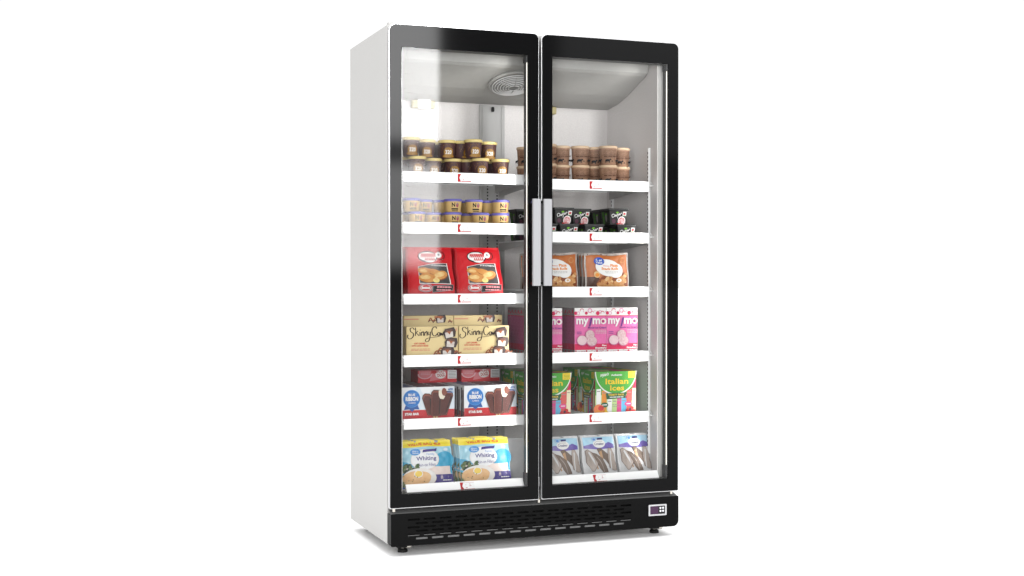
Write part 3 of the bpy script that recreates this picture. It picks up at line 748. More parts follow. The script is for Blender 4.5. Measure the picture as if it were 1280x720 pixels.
# -- pink mochi cartons
mat('pink_card', (236, 116, 178), .5, .25, noise=(50, (230, 104, 168), .3, (1, 1, 1))); mat('magenta', (214, 24, 84), .5, .25); mat('purple', (104, 44, 140), .5, .25); mat('mochi', (240, 212, 216), .5, .2, noise=(60, (224, 190, 196), .25, (1, 1, 1))); mat('mochi_in', (232, 208, 208), .5, .2, noise=(120, (206, 160, 168), .2, (1, 1, 1))); mat('mochi_dk', (190, 96, 142), .5, .2)
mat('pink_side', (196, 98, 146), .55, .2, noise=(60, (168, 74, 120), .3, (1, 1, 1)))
def dots(a, v0, v1, seed, sc=1.0):
    rg = random.Random(seed); k = 0
    for i in range(12):
        u = (i + .5) / 12 + rg.uniform(-.02, .02); v = (v0 + v1) / 2 + rg.uniform(-.3, .3) * (v1 - v0) * .8; t = i % 4; r = rg.uniform(.04, .075) * sc; rv = r * a.w / a.h
        rv = min(rv, v - v0 + .0, v1 - v) if t != 3 else rv
        rv = min(rv, (v1 - v), (v - v0)); 
        if t == 0: a.ell(u, v, min(r, rv * a.h / a.w), rv, 'magenta', n=12)
        elif t == 1: a.ring(u, v, min(r, rv * a.h / a.w), rv, .3, 'pink_card', 12)
        elif t == 2: a.ring(u, v, min(r, rv * a.h / a.w), rv, .3, 'magenta', 10, 10, 200)
        else: a.ell(u, v, .014, .012, 'pink_card', n=8)
def art_mochi(w, h):
    a = Art(w, h); a.rect(0, .0, 1, 1, 'print_white'); a.rect(0, .095, 1, .835, 'magenta'); a.rect(0, .225, 1, .815, 'pink_card')
    dots(a, .84, .995, 4); dots(a, .03, .09, 8, .8)
    a.text('my', .035, .595, .42, .775, 'print_white', bold=.03)
    a.poly([(.43, .60), (.48, .60), (.545, .79), (.495, .79)], 'purple')
    a.text('mo', .545, .645, .985, .775, 'print_white', bold=.03); a.ell(.878, .710, .050, .036, 'magenta', n=14); a.ell(.878, .710, .025, .018, 'purple', n=8)
    a.text('Mochi Ice Cream', .40, .555, .98, .595, 'purple', bold=.03)
    a.lines(.62, .44, .98, .53, 3, 'mochi', 6, .35); a.lines(.05, .43, .20, .50, 2, 'purple', 3, .4)
    a.ell(.47, .40, .145, .10, 'mochi_dk'); a.ell(.46, .42, .14, .10, 'mochi_in'); a.ell(.22, .29, .165, .105, 'mochi_dk'); a.ell(.21, .305, .155, .10, 'mochi')
    a.ell(.52, .265, .165, .10, 'mochi_dk'); a.ell(.52, .285, .155, .10, 'mochi_in')
    a.text('Ripe', .84, .165, .98, .205, 'print_white', bold=.04); a.text('Strawberry', .62, .108, .98, .155, 'print_white', bold=.04)
    a.lines(.05, .012, .25, .028, 1, 'grey_print', 2, .6); a.lines(.62, .012, .97, .03, 1, 'grey_print', 2, .6)
    return a
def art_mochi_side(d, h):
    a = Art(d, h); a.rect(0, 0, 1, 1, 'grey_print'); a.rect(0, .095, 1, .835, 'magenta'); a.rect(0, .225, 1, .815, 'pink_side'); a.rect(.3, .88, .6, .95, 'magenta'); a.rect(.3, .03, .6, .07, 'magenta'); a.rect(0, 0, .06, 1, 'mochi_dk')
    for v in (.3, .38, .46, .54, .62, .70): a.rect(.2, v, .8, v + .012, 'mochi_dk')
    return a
mw, mh, md = .1405, .1880, .0350
m1 = carton('food_carton', mw, mh, md - .0012, 'print_white', art_mochi(mw, mh), art_mochi_side(md - .0012, mh))
desc = 'pink and white mochi ice cream carton'; g = 'pink mochi cartons'
first = True
gaps = ['frontmost', 'second', 'third', 'fourth', 'fifth', 'sixth', 'rearmost']
for xs, ln in ((.6075, 'left'), (.8035, 'middle'), (.9455, 'right')):
    for k in range(7 if ln == 'left' else 6):
        o = m1 if first else m1.copy()
        if not first: COL.objects.link(o)
        first = False
        o.location = (xs + rg.uniform(-.0006, .0006), .120 + md * k, S['R4']); tag(o, f'{desc}, {gaps[k]} from the front in the {ln} row' if k else f'{desc}, frontmost of the {ln} row', 'carton', g)

# -- Italian ices cartons
mat('ice_green', (64, 160, 52), .45, .25, noise=(20, (84, 178, 60), .3, (1, 1, 1))); mat('ice_yellow', (250, 206, 40), .45, .25); mat('ice_orange', (240, 150, 50), .45, .25); mat('ice_pink', (232, 74, 146), .45, .25); mat('ice_sky', (104, 190, 232), .45, .25)
mat('ice_dgreen', (22, 92, 56), .45, .25); mat('ice_lime', (196, 226, 150), .45, .25); mat('ice_red', (222, 56, 52), .45, .25, noise=(120, (190, 30, 40), .2, (1, 1, 1))); mat('ice_cream', (244, 236, 196), .45, .25); mat('ice_peach', (240, 130, 80), .45, .25); mat('ice_dark', (30, 36, 60), .45, .25); mat('ice_coral', (226, 92, 84), .45, .25)
def art_ice(w, h):
    a = Art(w, h); a.rect(0, 0, 1, 1, 'ice_green')
    a.rect(0, 0, 1, .45, 'ice_lime'); a.poly([(.70, .3), (1, .3), (1, .80), (.9, .60), (.8, .5)], 'magenta'); a.rect(.94, 0, 1, .80, 'magenta')
    for u0, u1, v1, m in ((.02, .13, .60, 'print_white'), (.15, .27, .56, 'ice_orange'), (.29, .40, .36, 'print_white'), (.41, .52, .36, 'ice_lime'), (.52, .63, .38, 'ice_pink'), (.63, .75, .37, 'ice_sky'), (.76, .88, .56, 'ice_coral'), (.89, .985, .60, 'ice_cream')):
        a.poly([(u0, 0), (u1, 0), (u1 + .01, v1), (u0 + .01, v1 - .01)], m); a.rect(u0 + .02, v1 - .07, u1 - .01, v1 - .05, 'grey_print')
    a.rect(0, .62, .03, 1, 'ice_green')
    a.ell(.5, 1.0, .51, .545, 'print_white', n=30, a0=180, a1=360); a.ell(.5, 1.0, .49, .515, 'ice_green', n=30, a0=180, a1=360)
    a.rect(.80, .84, .985, .99, 'ice_yellow'); a.lines(.82, .86, .97, .96, 3, 'ice_green', 2, .4)
    a.text("Wyler's", .11, .87, .32, .965, 'print_white', bold=.03, shear=.5, rot=10); a.text('Authentic', .38, .895, .65, .94, 'print_white', bold=.03)
    a.text('Italian', .245, .70, .80, .835, 'ice_yellow', bold=.02); a.text('Ices', .355, .55, .70, .675, 'ice_yellow', bold=.02)
    a.poly([(.27, .35), (.73, .37), (.76, .50), (.25, .49)], 'ice_dgreen'); a.text('VARIETY PACK', .31, .43, .70, .475, 'ice_yellow', bold=.03); a.lines(.33, .385, .68, .41, 1, 'print_white', 5, .7)
    a.ell(.22, .22, .09, .06, 'ice_dgreen'); a.lines(.16, .205, .28, .24, 1, 'print_white', 5, .6); a.ell(.80, .23, .09, .055, 'ice_pink'); a.lines(.75, .215, .86, .25, 1, 'print_white', 9, .6)
    a.lines(.40, .16, .62, .24, 2, 'grey_print', 5, .3)
    a.ell(.08, .12, .13, .12, 'ice_peach'); a.ell(.09, .05, .12, .06, 'ice_orange'); a.ell(.13, .15, .07, .06, 'ice_red'); a.poly([(.20, .02), (.40, .01), (.30, .06), (.24, .12)], 'ice_yellow')
    for i, (u, v) in enumerate(((.78, .08), (.86, .09), (.93, .06), (.82, .03), (.90, .02), (.88, .13))): a.ell(u, v, .05, .042, 'ice_red', n=12)
    for u, v in ((.73, .035), (.84, .10), (.97, .03)): a.ell(u, v, .03, .028, 'ice_dark', n=10)
    for i in range(len(a.e)): a.e[i] = (*a.e[i][:3], i * .55)
    return a
iw, ih, idp = .1840, .1745, .150
def art_icetop(w, d):
    a = Art(w, d); a.rect(0, 0, 1, 1, 'ice_green'); a.rect(.55, 0, .75, .9, 'ice_pink'); a.rect(.76, .0, 1, .5, 'ice_yellow'); a.poly([(.0, .3), (.4, .1), (.5, .5), (.1, .8)], 'ice_lime'); a.poly([(.1, .05), (.9, .02), (1, .12), (.1, .18)], 'magenta'); return a
i1 = carton('food_carton', iw, ih, idp, 'ice_green', art_ice(iw, ih), art_ice(idp, ih), art_icetop(iw, idp))
desc = 'green Italian ices carton with yellow lettering'; g = 'green frozen ices cartons'
for k, (x, y, rz, l) in enumerate(((.8955, .122, 0, 'whole, right of the price label'), (.8900, .278, 1.5, 'behind the whole one, only its side showing'), (.6025, .120, 0, 'cut off by the middle door frame'), (.6000, .275, 0, 'behind the one by the middle frame'))):
    o = i1 if k == 0 else i1.copy()
    if k: COL.objects.link(o)
    o.location = (x, y, S['R5']); o.rotation_euler.z = R(rz); tag(o, desc + ', ' + l, 'carton', g)

# -- star bar cartons
mat('ribbon_blue', (24, 110, 196), .45, .25); mat('ribbon_deep', (18, 82, 160), .45, .25); mat('ribbon_lt', (60, 150, 220), .45, .25); mat('bar_red', (200, 26, 36), .45, .25); mat('card_white', (248, 249, 251), .45, .25); mat('card_sky', (226, 237, 246), .45, .25)
mat('bar_choc', (92, 42, 34), .45, .15, noise=(70, (84, 38, 32), .25, (1, 1, .3))); mat('bar_choc_d', (36, 14, 14), .45, .15); mat('bar_choc_l', (142, 80, 64), .45, .15); mat('vanilla', (246, 238, 216), .45, .25); mat('stick', (232, 204, 140), .45, .25)
def art_bar(w, h):
    a = Art(w, h); a.rect(0, .20, 1, 1, 'card_white'); a.rect(0, 0, 1, .315, 'bar_red'); a.poly([(.18, .325), (.55, .325), (.35, 1), (.30, 1)], 'card_sky'); a.rect(.90, .325, 1, .99, 'card_sky')
    a.poly([(.065, .33), (.12, .58), (.29, .58), (.35, .33), (.265, .34), (.215, .27), (.16, .34)], 'ribbon_deep')
    a.ell(.208, .66, .158, .265, 'ribbon_lt'); a.ell(.208, .66, .145, .245, 'ribbon_blue'); a.ring(.208, .66, .12, .205, .07, 'ribbon_lt', 24)
    a.text('BLUE', .145, .74, .27, .815, 'print_white', bold=.04); a.text('RIBBON', .095, .59, .325, .72, 'print_white', bold=.05); a.text('CLASSICS', .145, .515, .275, .56, 'print_white', bold=.02)
    def bar(ut0, ut1, ub0, ub1, v0, v1, m='bar_choc'):
        def shape(e, f):
            return [(ub0 + e + .015, v0 + e), (ub1 - e - .015, v0 + e), (ub1 - e, v0 + .06), (ut1 - e, v1 - .14 - f), (ut1 - e - .012, v1 - .05 - f), (ut1 - .05, v1 - e - f), (ut0 + .05, v1 - e + .01 - f), (ut0 + e + .01, v1 - .06 - f), (ut0 + e, v1 - .14 - f), (ub0 + e, v0 + .06)]
        a.poly(shape(0, 0), 'bar_choc_d'); a.poly(shape(.011, .01), 'bar_choc_l'); a.poly(shape(.022, .055), m)
        a.poly([(ut1 - .05, v1 - .16), (ut1 - .020, v1 - .16), (ub1 - .016, v0 + .08), (ub1 - .045, v0 + .06)], 'bar_choc_d')
    for u in (.605, .655): a.rect(u, 0.03, u + .028, .16, 'stick')
    bar(.395, .58, .485, .61, .14, .80); bar(.745, .975, .725, .865, .13, .86); bar(.555, .765, .555, .745, .11, .90)
    a.poly([(.70, .89), (.755, .885), (.77, .78), (.82, .70), (.785, .62), (.725, .64), (.70, .74)], 'vanilla'); a.ell(.80, .84, .045, .12, 'bar_choc_l', rot=0, n=14)
    a.text('STAR BAR', .075, .165, .335, .24, 'print_white', bold=.05)
    a.text('6PK', .875, .88, .975, .95, 'ribbon_deep', bold=.02); a.lines(.86, .80, .98, .86, 2, 'ribbon_lt', 3, .4)
    return a
def art_bar_side(d, h):
    a = Art(d, h); a.rect(0, 0, 1, .215, 'bar_red'); a.rect(.18, .05, .48, .93, 'bar_choc_d'); a.rect(.58, .08, .86, .86, 'bar_choc'); a.rect(.50, .1, .54, .9, 'card_sky'); return a
def art_bar_top(w, d):
    a = Art(w, d); a.rect(0, 0, 1, 1, 'card_sky'); a.poly([(.3, .1), (.62, .05), (.66, .8), (.35, .9)], 'bar_choc'); a.rect(.68, .1, .93, .9, 'tub_purple'); a.rect(.04, .2, .25, .8, 'ribbon_deep'); a.rect(.0, .0, 1, .07, 'bar_red'); return a
bw, bh, bd = .2190, .1285, .0480
b1 = carton('food_carton', bw, bh, bd - .001, 'card_white', art_bar(bw, bh), art_bar_side(bd - .001, bh), art_bar_top(bw, bd - .001))
desc = 'white chocolate bar carton with blue rosette'; g = 'chocolate bar cartons'
first = True
for xs, ln in ((.0725, 'left'), (.3320, 'right')):
    for k in range(6):
        o = b1 if first else b1.copy()
        if not first: COL.objects.link(o)
        first = False
        o.location = (xs, .120 + bd * k, S['L5']); tag(o, f'{desc}, ' + (f'frontmost of the {ln} row' if k == 0 else f'{ordn[k]} back in the {ln} row'), 'carton', g)
# -- red boxes lying on top
mat('dog_red', (206, 42, 52), .45, .25, noise=(30, (220, 60, 68), .3, (1, 1, 1))); mat('dog_pink', (232, 130, 140), .45, .25); mat('dog_lt', (240, 190, 196), .45, .25)
def art_dog(w, h):
    a = Art(w, h); a.rect(0, 0, 1, 1, 'bar_red'); a.rect(0, .12, .74, 1, 'dog_red'); a.poly([(.30, .12), (.72, .35), (.74, 1), (.38, 1)], 'dog_pink')
    a.ell(.18, .72, .19, .42, 'dog_lt', n=24, a0=180, a1=360); a.ell(.18, .74, .16, .36, 'dog_pink', n=24, a0=180, a1=360); a.rect(.02, .74, .34, .99, 'dog_pink'); a.lines(.07, .62, .30, .86, 2, 'dog_lt', 3, .35)
    a.ell(.585, .66, .135, .34, 'print_white'); a.text('DOGS', .50, .46, .69, .74, 'bar_red', bold=.03, rot=5); a.text('FUN', .50, .78, .66, .95, 'bar_red', bold=.03); a.ell(.42, .86, .07, .13, 'bar_red')
    a.rect(.765, .30, 1, 1, 'card_white'); a.rect(.765, .0, 1, .26, 'bar_red')
    for i, v in enumerate((.36, .48, .6, .72, .84)): a.rect(.79, v, .98, v + .05, 'grey_print'); a.e[-1] = (*a.e[-1][:3], 14)
    return a
r1 = carton('food_carton', .163, .0490, .100, 'bar_red', art_dog(.163, .0490))
r1.location = (.2010, .312, S['L5'] + bh + .0004); tag(r1, 'flat red carton lying on top of the left chocolate bar cartons', 'carton', 'red cartons laid on the chocolate bar cartons')
o = r1.copy(); COL.objects.link(o); o.location = (.3865, .312, S['L5'] + bh + .0004); tag(o, 'flat red carton lying on top of the right chocolate bar cartons', 'carton', 'red cartons laid on the chocolate bar cartons')

# ---- bags: pillow surfaces with crimped ends
def bag(name, w, h, t, base, art, back=None, seed=0, crimp=.012, taper=0.0, wr=.0014, n=44, jag=0.0):
    rgx = random.Random(seed); ph = [rgx.uniform(0, 6.28) for _ in range(6)]
    def bulge(u, v):
        a = max(0.0, min(1.0, (u - .006) / (w - .012))); c = max(0.0, min(1.0, (v - crimp) / (h - 2 * crimp)))
        s = (4 * a * (1 - a)) ** .55 * (4 * c * (1 - c)) ** .5
        wv = wr * (math.sin(u * 95 + v * 40 + ph[0]) * .5 + math.sin(v * 130 - u * 60 + ph[1]) * .5 + .6 * math.sin(u * 210 + ph[2]) * math.sin(v * 170 + ph[3]))
        e = min(1, 8 * a * (1 - a) + .15)
        return t / 2 * s + wv * e * .8 + .0006
    def P(u, v, d, sg):
        k = 1 - taper * (v / h); x = (u - w / 2) * k + .0016 * math.sin(v * 60 + ph[4]) * abs(2 * u / w - 1)
        z = v + .0022 * math.sin(u * 45 + ph[5]) * (v / h) * jag
        return (x, -sg * (bulge(u, v) + d), z)
    us = [w * i / n for i in range(n + 1)]; vs_ = [h * i / n for i in range(n + 1)]
    b = MB()
    for sg, m in ((1, base), (-1, back or base)):
        pts = [P(u, v, 0, sg) for v in vs_ for u in us]; N = n + 1
        fs = [(j * N + i, j * N + i + 1, (j + 1) * N + i + 1, (j + 1) * N + i) if sg > 0 else (j * N + i, (j + 1) * N + i, (j + 1) * N + i + 1, j * N + i + 1) for j in range(n) for i in range(n)]
        b.add(pts, fs, m, True)
    # edge skirt closing the two skins
    rim = [(us[i], 0) for i in range(n)] + [(w, vs_[i]) for i in range(n)] + [(us[n - i], h) for i in range(n)] + [(0, vs_[n - i]) for i in range(n)]
    q = [P(u, v, 0, 1) for u, v in rim] + [P(u, v, 0, -1) for u, v in rim]; k = len(rim)
    b.add(q, [(i, (i + 1) % k, k + (i + 1) % k, k + i) for i in range(k)], base)
    if art:
        # coarser drapery grid for the print
        art.put(b, lambda u, v, d: P(u, v, d, 1), (us[1:-1], vs_[1:-1]), lift=.0003, step=.00016)
    return b.build(name)
# -- red pastry bags
mat('roll_d', (140, 72, 36), .45, .25); mat('bag_red', (206, 22, 34), .42, .22, bump=(30, .1, .002)); mat('bag_red_d', (150, 14, 24), .4, .3); mat('photo_dark', (40, 40, 44), .4, .3, noise=(25, (88, 84, 82), .2, (1, 1, 1))); mat('pastry', (222, 164, 92), .45, .25, noise=(45, (206, 132, 62), .2, (1, 1, 1))); mat('pastry_l', (244, 214, 150), .45, .25, noise=(60, (226, 176, 104), .2, (1, 1, 1))); mat('butter', (244, 226, 140), .45, .25); mat('photo_grey', (150, 152, 156), .45, .25); mat('pink_print', (242, 160, 166), .45, .25)
def art_pastry(w, h):
    a = Art(w, h)
    a.rect(.015, .02, .03, .98, 'bag_red_d')
    a.ell(.46, .795, .218, .122, 'print_black', rot=-3); a.ell(.46, .80, .195, .095, 'print_white', rot=-3); a.ell(.50, .735, .12, .055, 'print_white', rot=0)
    for k in range(7):      # hand-drawn lettering of the oval
        u = .31 + .047 * k; a.stroke([(u, .775), (u + .012, .865), (u + .030, .79), (u + .036, .86)], .0026, 'bar_red')
    for k in range(5): u = .40 + .045 * k; a.stroke([(u, .72), (u + .016, .77), (u + .030, .72)], .0028, 'bar_red')
    a.ring(.735, .82, .10, .09, .16, 'print_black', 20, -120, 130); a.ell(.70, .83, .065, .06, 'print_white'); a.ell(.70, .84, .028, .028, 'photo_grey', n=10)
    a.poly([(.235, .26), (.915, .25), (.875, .665), (.55, .655), (.235, .60)], 'print_white')
    a.poly([(.245, .27), (.895, .26), (.86, .66), (.54, .645), (.245, .595)], 'photo_dark')
    a.text('#1 IN AUTHENTIC', .52, .60, .86, .63, 'print_white', bold=.03, rot=-2)
    a.ell(.375, .505, .155, .070, 'roll_d', rot=-8); a.ell(.37, .51, .15, .065, 'pastry', rot=-8); a.ell(.585, .48, .155, .062, 'roll_d', rot=-15); a.ell(.58, .488, .15, .057, 'pastry', rot=-15); a.ell(.42, .365, .195, .090, 'roll_d', rot=-3); a.ell(.415, .370, .19, .085, 'pastry', rot=-3); a.ell(.37, .385, .11, .045, 'pastry_l', rot=-3); a.ell(.34, .51, .08, .03, 'pastry_l', rot=-8)
    a.ell(.70, .415, .165, .090, 'roll_d', rot=14); a.ell(.695, .425, .16, .082, 'pastry', rot=14); a.ell(.68, .435, .115, .048, 'pastry_l', rot=12); a.ell(.60, .32, .07, .045, 'butter'); a.ell(.60, .35, .04, .035, 'pastry_l')
    a.poly([(.50, .085), (.96, .13), (.97, .245), (.52, .215)], 'photo_grey'); a.poly([(.51, .095), (.95, .138), (.96, .235), (.525, .205)], 'print_black')
    a.lines(.60, .165, .92, .215, 1, 'pink_print', 7, .6); a.lines(.58, .115, .92, .155, 1, 'pink_print', 9, .6)
    a.ell(.365, .175, .155, .085, 'photo_grey'); a.ell(.365, .175, .135, .070, 'bar_red'); a.ring(.365, .175, .12, .060, .08, 'print_white', 20)
    for k in range(6): u = .28 + .03 * k; a.stroke([(u, .155), (u + .008, .205 if k == 0 else .19), (u + .018, .155)], .0034, 'print_white')
    a.lines(.84, .045, .97, .06, 1, 'pink_print', 9, .6)
    for i in range(len(a.e)): a.e[i] = (*a.e[i][:3], i * .45)
    return a
rw, rh = .190, .205
rb = bag('frozen_food_bag', rw, rh, .020, 'bag_red', art_pastry(rw, rh), 'bag_red', 3, crimp=.010, taper=.03, wr=.0010)
desc = 'red bag of frozen pastries with photo window'; g = 'red pastry bags'
first = True
for xc, ln in ((.204, 'left'), (.406, 'right')):
    for k in range(4):
        o = rb if first else rb.copy()
        if not first: COL.objects.link(o)
        first = False
        o.location = (xc - (.004 * k), .128 + .027 * k, S['L3'] - .004); o.rotation_euler = (R(-17), R(.5 * (k % 2)), R(-1 + k))
        tag(o, f'{desc}, ' + (f'frontmost of the {ln} stack' if k == 0 else f'{ordn[k]} in the {ln} stack'), 'bag', g)
# -- snack roll bags
mat('snack_brown', (176, 92, 44), .4, .35, noise=(22, (206, 124, 66), .25, (1, 1, 1))); mat('snack_dark', (70, 38, 26), .4, .3, noise=(20, (92, 60, 44), .2, (1, 1, 1))); mat('clear_edge', (196, 186, 178), .3, .4, noise=(60, (150, 140, 134), .3, (1, 1, 1))); mat('roll', (222, 170, 110), .45, .25, noise=(70, (188, 120, 66), .2, (1, 1, 1))); mat('roll_l', (236, 202, 152), .45, .25, noise=(80, (214, 164, 104), .2, (1, 1, 1))); mat('snack_orange', (240, 140, 40), .45, .25); mat('gv_blue', (28, 84, 190), .45, .25); mat('bag_edge_d', (96, 54, 40), .45, .25)
def art_snack(w, h):
    a = Art(w, h); a.poly([(.035, .01), (.97, .01), (.965, .95), (.03, .94)], 'snack_brown'); a.poly([(.035, .01), (.45, .01), (.30, .34), (.035, .36)], 'snack_dark'); a.poly([(.75, .3), (.97, .34), (.97, .46), (.80, .42)], 'snack_dark')
    a.poly([(.26, 0.0), (.98, .0), (.97, .40), (.85, .47), (.70, .45), (.55, .41), (.36, .36), (.24, .18)], 'roll_d')
    rgz = random.Random(2)
    for k in range(74):
        u = rgz.uniform(.25, .93); v = rgz.uniform(.015, .36 + .07 * u)
        if v > .75 * (u - .06): continue
        a.ell(u, v, rgz.uniform(.045, .07), rgz.uniform(.035, .05), 'roll' if k % 3 else 'roll_l', rot=rgz.uniform(-60, 60), n=10)
        if k % 3 == 0: a.ell(u + .01, v + .012, .03, .02, 'roll_l', rot=rgz.uniform(-50, 50), n=8)
    a.ell(.50, .60, .275, .235, 'print_white', rot=-6); a.ell(.68, .52, .16, .20, 'print_white')
    a.ell(.315, .77, .115, .105, 'gv_blue'); a.text('Great', .24, .77, .38, .835, 'print_white', bold=.02); a.text('Value', .24, .70, .38, .765, 'print_white', bold=.02)
    a.text('Pizza', .56, .625, .735, .705, 'snack_orange', bold=.04); a.text('Snack Rolls', .35, .535, .745, .61, 'snack_orange', bold=.04); a.rect(.39, .64, .54, .655, 'coral'); a.lines(.42, .44, .74, .51, 2, 'grey_print', 4, .3)
    a.ell(.245, .41, .07, .09, 'roll_l'); a.ell(.25, .40, .045, .05, 'ice_orange'); a.ell(.74, .25, .06, .05, 'print_white'); a.ell(.74, .25, .035, .028, 'roll_l'); a.ring(.85, .79, .06, .08, .25, 'roll', 16)
    for i in range(len(a.e)): a.e[i] = (*a.e[i][:3], i * .18)
    return a
sw, sh = .196, .150
sb = bag('frozen_food_bag', sw, sh, .026, 'clear_edge', art_snack(sw, sh), 'bag_edge_d', 5, crimp=.008, wr=.0013, jag=1)
desc = 'orange brown bag of pizza snack rolls'; g = 'pizza snack roll bags'
first = True
for xc, ln, n_ in ((.955, 'right', 4), (.727, 'left', 5)):
    for k in range(n_):
        o = sb if first else sb.copy()
        if not first: COL.objects.link(o)
        first = False
        o.location = (xc, .133 + .036 * k, S['R3'] - .003); o.rotation_euler = (R(-5), R(.6 * ((k * 7) % 3 - 1)), R(.5 * k))
        tag(o, f'{desc}, ' + (f'frontmost of the {ln} row' if k == 0 else f'{ordn[k]} in the {ln} row'), 'bag', g)
# -- whiting bags
mat('w_sky', (142, 204, 226), .3, .45, noise=(14, (176, 218, 232), .25, (1, 1, 1))); mat('w_teal', (44, 164, 204), .35, .4); mat('w_yellow', (250, 226, 44), .4, .35); mat('w_purple', (52, 34, 130), .4, .35); mat('w_pink', (240, 222, 214), .4, .3); mat('w_red', (226, 90, 40), .4, .3); mat('w_plate', (244, 240, 236), .4, .3); mat('w_fish', (244, 202, 148), .4, .3, noise=(50, (232, 176, 116), .25, (1, 1, 1))); mat('w_herb', (58, 92, 48), .5, .2, noise=(110, (128, 140, 96), .15, (1, 1, 1))); mat('w_herbd', (40, 62, 40), .5, .2); mat('w_lemon', (250, 214, 90), .4, .3); mat('w_table', (206, 192, 184), .4, .3); mat('gv_pale', (78, 150, 220), .4, .3)
def art_whiting(w, h):
    a = Art(w, h); a.rect(0, .865, 1, 1, 'w_yellow'); a.text('VALUE BAG 4LB', .16, .895, .80, .955, 'w_red', bold=.04)
    a.rect(0, .30, 1, .52, 'w_teal'); a.poly([(.0, .30), (.0, .58), (.12, .56), (.2, .50), (.2, .30)], 'w_teal'); a.ell(.85, .56, .19, .20, 'w_teal')
    a.poly([(.35, .44), (.96, .45), (.96, .18), (.35, .18)], 'w_pink'); a.rect(.50, 0, 1, .28, 'w_purple'); a.lines(.78, .14, .96, .175, 1, 'print_white', 5, .6)
    a.poly([(.0, .35), (.12, .47), (.3, .44), (.62, .34), (.58, .28), (.2, .3)], 'w_table'); a.ell(.56, .28, .07, .06, 'w_table')
    a.ell(.46, .60, .275, .215, 'w_pink'); a.ell(.46, .60, .265, .205, 'card_white')
    a.ell(.285, .765, .10, .07, 'ribbon_lt'); a.ell(.285, .765, .085, .055, 'gv_pale'); a.text('Great', .225, .765, .345, .80, 'card_white', bold=.01); a.text('Value', .225, .725, .345, .757, 'card_white', bold=.01)
    a.poly([(.42, .745), (.69, .765), (.71, .83), (.66, .815), (.44, .80)], 'w_purple'); a.text('Family', .50, .67, .65, .73, 'gv_pale'); a.text('Whiting', .29, .555, .68, .665, 'w_purple', bold=.02); a.text('Skin-on Fillets', .32, .455, .67, .525, 'w_purple')
    a.ell(.88, .80, .045, .03, 'card_sky')
    rgz = random.Random(8)
    for k in range(20): a.ell(rgz.uniform(.04, .32), rgz.uniform(.34, .50), .05, .04, 'w_herb' if k % 3 else 'w_herbd', rot=rgz.uniform(0, 90), n=8)
    a.ell(.34, .215, .325, .205, 'w_table'); a.ell(.34, .225, .32, .20, 'w_plate'); a.poly([(0, .0), (.0, .30), (.08, .28), (.08, 0)], 'w_herb')
    a.ell(.28, .21, .27, .165, 'w_fish'); a.ell(.42, .26, .14, .09, 'w_fish', rot=-10); a.ell(.32, .31, .085, .075, 'w_lemon'); a.ring(.32, .31, .085, .075, .18, 'card_white', 18); a.poly([(0, 0), (.10, 0), (.04, .05), (0, .05)], 'gv_blue')
    for k in range(6): a.ell(rgz.uniform(.12, .46), rgz.uniform(.12, .30), .012, .010, 'w_herb', n=6)
    for i in range(len(a.e)): a.e[i] = (*a.e[i][:3], i * .4)
    return a
ww_, wh_ = .208, .186
wb = bag('frozen_food_bag', ww_, wh_, .026, 'w_sky', art_whiting(ww_, wh_), 'photo_grey', 9, crimp=.010, wr=.0013, jag=.6)
desc = 'blue and yellow bag of frozen whiting fillets'; g = 'whiting fillet bags'
first = True
for xc, ln in ((.176, 'left'), (.4165, 'right')):
    for k in range(3):
        o = wb if first else wb.copy()
        if not first: COL.objects.link(o)
        first = False
        o.location = (xc - .006 * k, .096 + .020 * k, SURF6 - .004 + .001 * k); o.rotation_euler = (R(-13), 0, R(-1.5 * k))
        tag(o, f'{desc}, ' + (f'frontmost of the {ln} stack' if k == 0 else f'{ordn[k]} in the {ln} stack'), 'bag', g)
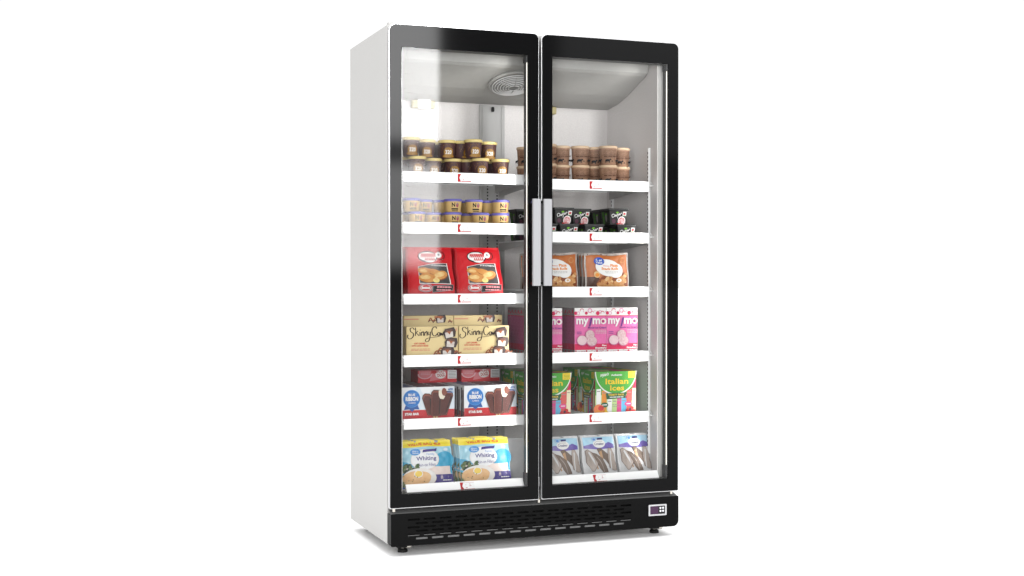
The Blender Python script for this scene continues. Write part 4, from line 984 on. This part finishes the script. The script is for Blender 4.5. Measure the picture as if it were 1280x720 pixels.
# -- croaker trays
mat('p_white', (228, 228, 228), .45, .2, noise=(30, (212, 212, 214), .3, (1, 1, 1))); mat('p_sky', (150, 206, 236), .35, .4, noise=(40, (186, 222, 240), .2, (1, 1, 1))); mat('p_purple', (104, 84, 172), .35, .4); mat('fish_l', (200, 188, 180), .45, .2, noise=(38, (148, 134, 124), .2, (1, 1, .3))); mat('fish_d', (124, 106, 94), .45, .2, noise=(45, (112, 96, 84), .2, (1, 1, .3))); mat('fish_tan', (176, 144, 112), .35, .4, noise=(50, (196, 150, 100), .2, (1, 1, 1))); mat('fish_edge', (96, 66, 54), .4, .3); mat('navy', (36, 40, 110), .4, .3)
def art_croak(w, h):
    a = Art(w, h); a.rect(.05, .70, .97, .955, 'p_sky'); a.poly([(.05, .70), (.05, .76), (.30, .80), (.5, .72), (.62, .76), (.80, .83), (.96, .77), (.96, .69), (.5, .66)], 'p_purple')
    a.ell(.52, .80, .18, .10, 'print_white'); a.ell(.38, .90, .07, .045, 'gv_pale'); a.ring(.38, .90, .06, .038, .2, 'card_white', 14); a.poly([(.47, .885), (.63, .89), (.64, .935), (.48, .93)], 'navy'); a.lines(.42, .84, .62, .86, 1, 'grey_print', 4, .5); a.text('Croaker', .37, .765, .66, .825, 'navy', bold=.015)
    def fish(pts, m, e='fish_edge', s=.965):
        c0 = sum(p[0] for p in pts) / len(pts); pts = [(min(.985, max(.03, c0 + (p[0] - c0) * 1.22)), .11 + p[1] * .86) for p in pts]
        cu = sum(p[0] for p in pts) / len(pts); cv = sum(p[1] for p in pts) / len(pts)
        a.poly(pts, e); a.poly([(cu + (p[0] - cu) * .90, cv + (p[1] - cv) * s) for p in pts], m)
    fish([(.46, .66), (.56, .68), (.74, .50), (.80, .30), (.76, .20), (.66, .34), (.52, .50)], 'fish_d'); a.poly([(.48, .60), (.56, .64), (.60, .44), (.55, .38)], 'fish_tan')
    fish([(.10, .62), (.17, .66), (.30, .55), (.40, .38), (.40, .22), (.30, .06), (.24, .06), (.12, .30), (.12, .48)], 'fish_l'); a.poly([(.39, .20), (.44, .22), (.40, .30)], 'fish_tan')
    fish([(.30, .58), (.42, .53), (.56, .40), (.64, .20), (.68, .03), (.56, .02), (.48, .14), (.42, .32)], 'fish_d')
    fish([(.78, .68), (.86, .66), (.94, .46), (.98, .20), (.96, .06), (.88, .06), (.78, .14), (.76, .40)], 'fish_l')
    a.poly([(.16, .60), (.20, .62), (.33, .42), (.35, .30)], 'p_white'); a.poly([(.81, .62), (.84, .62), (.83, .20), (.80, .18)], 'p_white'); a.stroke([(.13, .24), (.20, .17), (.26, .10)], .004, 'p_white')  # highlights on the pack, painted as white streaks
    a.stroke([(.40, .50), (.53, .34), (.60, .12)], .0025, 'fish_l')
    a.ell(.53, .985, .05, .012, 'photo_grey', n=12)
    return a
pw, ph_ = .149, .1760
pbg = bag('frozen_fish_pack', pw, ph_, .016, 'p_white', art_croak(pw, ph_), 'p_white', 12, crimp=.006, wr=.0008)
desc = 'clear frozen croaker pack with blue header'; g = 'frozen croaker packs'
first = True
for xc, ln in ((1.0665, 'the right end'), (.9085, 'the middle'), (.7480, 'the left, cut off by the door frame')):
    for k in range(2):
        o = pbg if first else pbg.copy()
        if not first: COL.objects.link(o)
        first = False
        o.location = (xc, .092 + .018 * k, SURF6 - .003); o.rotation_euler = (R(-14), 0, 0)
        tag(o, f'{desc}, ' + (f'front pack at {ln}' if k == 0 else f'back pack at {ln}').replace(', cut off by the door frame', ' by the frame'), 'fish pack', g)
pl = bag('frozen_fish_pack', pw, ph_ - .006, .014, 'p_white', None, 'p_white', 15, crimp=.006, wr=.0008)
pl.location = (.5960, .135, SURF6); pl.rotation_euler = (R(-8), 0, R(0)); tag(pl, 'plain white pack showing no print, right of the whiting bags', 'fish pack')
